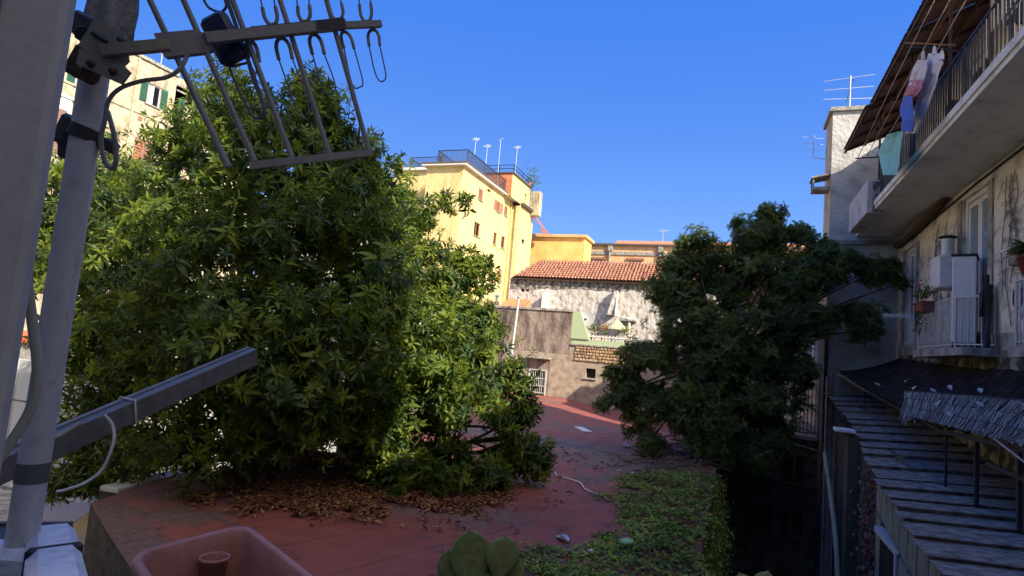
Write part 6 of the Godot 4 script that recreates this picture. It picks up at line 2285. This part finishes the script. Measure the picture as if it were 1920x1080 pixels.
func build_foreground() -> void:
	# grey aluminium channel slanting across, with a tie and wires
	var t := thing("metal_channel", "grey metal channel slanting up from the lower left before the tree", "metal profile", at(230, 780, 1.2))
	var a := at(-60, 905, 1.0)
	var b := at(474, 668, 1.75)
	var ax := (b - a).normalized()
	var side := ax.cross(Vector3.UP).normalized()
	var nn := side.cross(ax)
	var st := mb()
	var w := .026
	for q in [[-.006, Vector3(.052, .004, 0)], [0, Vector3()]]: pass
	var bs := Basis(side, nn, -ax)
	var mid := (a + b) * .5
	var l := a.distance_to(b)
	cbox(st, mid, Vector3(.03, .048, l), .002, bs)
	part("channel", st, M.aluminium, t)
	st = mb()
	cbox(st, mid + bs * Vector3(-.012, .0255, 0), Vector3(.012, .005, l + .002), .0015, bs)
	part("top_lip", st, M.aluminium, t)
	st = mb()
	var c := a.lerp(b, .425)
	tube(st, [c + bs * Vector3(-.02, .03, 0), c + bs * Vector3(.018, .027, 0), c + bs * Vector3(.018, -.027, 0), c + bs * Vector3(-.018, -.027, .01), c + bs * Vector3(-.02, .03, 0)], .0025, 6)
	part("tie", st, M.cable_white, t)
	st = mb()
	tube(st, curve([at(196, 778, 1.15), at(210, 795, 1.15), at(214, 820, 1.14), at(206, 850, 1.13), at(190, 882, 1.12), at(160, 905, 1.1), at(125, 918, 1.08), at(105, 922, 1.07)], 30), .0028, 8)
	tag(part("loose_wire", st, M.cable_white), "loose white wire hanging in an arc below the metal channel", "wire")
	st = mb()
	tube(st, curve([at(152, 792, 1.1), at(120, 812, 1.08), at(95, 824, 1.06), at(70, 836, 1.05)], 12), .0035, 8)
	tag(part("wire_end", st, M.cable_cream), "short cream cable end lying along the metal channel behind the mast", "cable")
	# white rail end wrapped in plastic with a black tape
	t = thing("wrapped_rail", "white plastic-wrapped rail end with black tape at the lower left", "rail", at(70, 1040, .85))
	var r := view_right()
	var e0 := at(90, 1030, .86)
	var far := at(96, 1000, .98)
	var near := at(110, 1150, .62)
	var dx := (near - far).normalized()
	var sx := dx.cross(Vector3.UP).normalized()
	var wb := Basis(sx, sx.cross(dx).normalized() * -1.0, -dx)
	wb.y = wb.z.cross(wb.x)
	st = mb()
	cbox(st, (far + near) * .5 + Vector3(0, -.012, 0), Vector3(.062, .055, far.distance_to(near)), .012, wb)
	part("rail_body", st, M.white_wrap, t)
	st = mb()
	cbox(st, far.lerp(near, .42) + Vector3(0, -.012, 0), Vector3(.066, .059, .014), .005, wb * Basis(Vector3.UP, .18))
	part("tape", st, M.tape_black, t)
	st = mb()
	cbox(st, at(-40, 1050, .9) , Vector3(.2, .05, .06), .01, Basis(r, Vector3.UP, r.cross(Vector3.UP)))
	part("cross_rail", st, M.white_wrap, t)
	# terracotta balcony planter with a pot in it
	t = thing("balcony_planter", "terracotta plastic balcony planter holding a small pot, bottom of the picture", "planter", at(400, 1060, .8))
	var y := -.43
	var q0 := hit_y(262, 1035, y)
	var q1 := hit_y(456, 985, y)
	var q2 := hit_y(556, 1078, y)
	var ux := (q1 - q0)
	var lx := ux.length() * 1.14
	ux = ux.normalized()
	var uz := (q2 - q1)
	uz = (uz - ux * uz.dot(ux) * .12).normalized()
	var corner := q1 + ux * .012 - uz * .01
	var lz := .62
	var F := func(s: float, v: float, yy: float, inset: float) -> Vector3:
		# s, v in the trough's own directions from its far right corner, inset from the rim
		return corner - ux * clampf(s, inset, lx - inset) + uz * clampf(v, inset, lz - inset) + Vector3(0, yy, 0)
	var rim := func(inset: float, yy: float, rad: float) -> Array:
		var out := []
		for k in 4:
			var cx: float = [rad, lx - rad, lx - rad, rad][k]
			var cz: float = [rad, rad, lz - rad, lz - rad][k]
			for i in 9:
				var an: float = [PI * 1.0, PI * 1.5, 0.0, PI * .5][k] + PI * .5 * i / 8.0
				out.append(corner - ux * (cx + cos(an) * (rad - inset)) + uz * (cz + sin(an) * (rad - inset)) + Vector3(0, yy, 0))
		return out
	st = mb()
	st.set_smooth_group(1)
	var rings := [rim.call(.03, -.16, .05), rim.call(.012, -.03, .05), rim.call(.006, -.024, .05), rim.call(-.002, -.018, .05), rim.call(-.002, -.004, .05), rim.call(.002, .0, .05), rim.call(.011, .001, .05), rim.call(.015, -.004, .05), rim.call(.018, -.03, .05), rim.call(.034, -.15, .05)]
	for j in rings.size() - 1:
		var n: int = rings[j].size()
		for i in n:
			var k := (i + 1) % n
			quad(st, rings[j][i], rings[j][k], rings[j + 1][k], rings[j + 1][i])
	part("trough", st, M.planter_plastic, t)
	st = mb()
	var soil: Array = rim.call(.031, -.115, .05)
	var cen := Vector3()
	for q in soil: cen += q / soil.size()
	for i in soil.size(): tri(st, cen, soil[(i + 1) % soil.size()], soil[i])
	part("soil", st, M.potting_soil, t)
	t = thing("small_pot", "small empty reddish plastic pot standing inside the terracotta planter", "pot", hit_y(402, 1045, y - .04))
	st = mb()
	var po := hit_y(402, 1045, y - .035)
	lathe(st, [[.0, -.075], [.02, -.075], [.027, -.004], [.029, -.003], [.029, .002], [.026, .002], [.0255, -.004], [.02, -.06], [.0, -.06]], po, Basis(), 28)
	part("shell", st, M.planter_plastic, t)
	st = mb()
	tube(st, [hit_y(300, 1068, y - .08), hit_y(352, 1054, y - .08)], .006, 8)
	tag(part("plant_stick", st, M.planter_plastic), "reddish plastic stick lying in the terracotta planter beside the pot", "stick")
	# succulents at the bottom edge
	var sun_ := [[[905, 1085, .62], [[-.014, .024, .021, .034, -.15, .1], [.019, .010, .024, .032, .2, -.1], [.017, .031, .018, .022, .1, .3], [-.03, .004, .017, .03, -.3, -.2]], "fat green paddle-leaved succulent at the bottom of the picture"], [[1400, 1112, .66], [[-.006, .004, .014, .025, -.3, .1], [.018, .007, .014, .024, .25, -.1], [-.032, -.001, .014, .02, -.4, .3]], "tops of a second green succulent at the bottom, right of the ivy"]]
	for q in sun_:
		var o := at(q[0][0], q[0][1], q[0][2])
		var s := thing("succulent", q[2], "succulent", o - Vector3(0, .12, 0))
		var away := Vector3.UP.cross(r)
		for lf in q[1]:
			var pc: Vector3 = o + r * lf[0] + Vector3(0, lf[1], 0) - away * lf[5] * .03
			var pb := Basis(r, Vector3.UP, -away) * Basis(Vector3.BACK, -lf[4]) * Basis(Vector3.UP, lf[5])
			paddle(s, pc, pb, lf[2], lf[3])
		st = mb()
		tube(st, [o + Vector3(0, -.16, 0), o + Vector3(0, .01, 0)], .012, 10)
		part("stem", st, M.succulent, s)
	# the house one looks out of: its wall runs along behind the eye
	var hd := Vector3(.89, 0, .455).normalized()
	var hn := Vector3(.455, 0, -.89).normalized()
	st = mb()
	box(st, hn * -5.2 + Vector3(0, -3.1, 0) - hd * 1.0, Vector3(24, 11.8, 6), Basis(hd, Vector3.UP, -hn))
	tag(part("own_house", st, M.cream_plaster), "cream house behind the window one looks out of, outside the picture", "house")
	st = mb()
	var f0 := at(700, 1400, .8)
	cbox(st, Vector3(0, -1.45, 0) + r * .2 + Vector3.UP.cross(r) * .3, Vector3(3.2, .15, 1.6), .01, Basis(r, Vector3.UP, r.cross(Vector3.UP)))
	tag(part("own_balcony_slab", st, M.concrete), "concrete slab of the near balcony, below the picture", "balcony")

func hit_y(x: float, y: float, Y: float) -> Vector3:
	var d := at(x, y, 1.0)
	return d * (Y / d.y)

func paddle(s: Node, c: Vector3, b: Basis, w: float, h: float) -> void:
	# a thick spoon-shaped leaf with a small tip, its lower end in the stem
	var st := mb()
	st.set_smooth_group(1)
	var rows := []
	var n := 14
	for j in n + 1:
		var v := sin(float(j) / n * PI * .5)
		var yy := lerpf(-h * 1.1, h * .72, v)
		var hw := w * pow(maxf(0.0, 1.0 - pow(absf(v - .6) / (.4 if v > .6 else .75), 2.3)), .55) * lerpf(.55, 1.0, smoothstep(0.0, .5, v))
		if j == n: hw = 0.0005
		var th := .0075 * pow(sin(PI * clampf(.12 + v * .86, 0, 1)), .7) + .0003
		var row := []
		for k in 18:
			var a := TAU * k / 18.0
			var x := cos(a) * hw
			row.append(c + b * Vector3(x, yy + (.002 if j == n else 0.0), sin(a) * th + .25 * x * x / w + .15 * (v - .5) * (v - .5) * h * 4.0))
		rows.append(row)
	for j in n:
		for k in 18:
			var l := (k + 1) % 18
			quad(st, rows[j][k], rows[j + 1][k], rows[j + 1][l], rows[j][l])
	part("paddle", st, M.succulent, s)
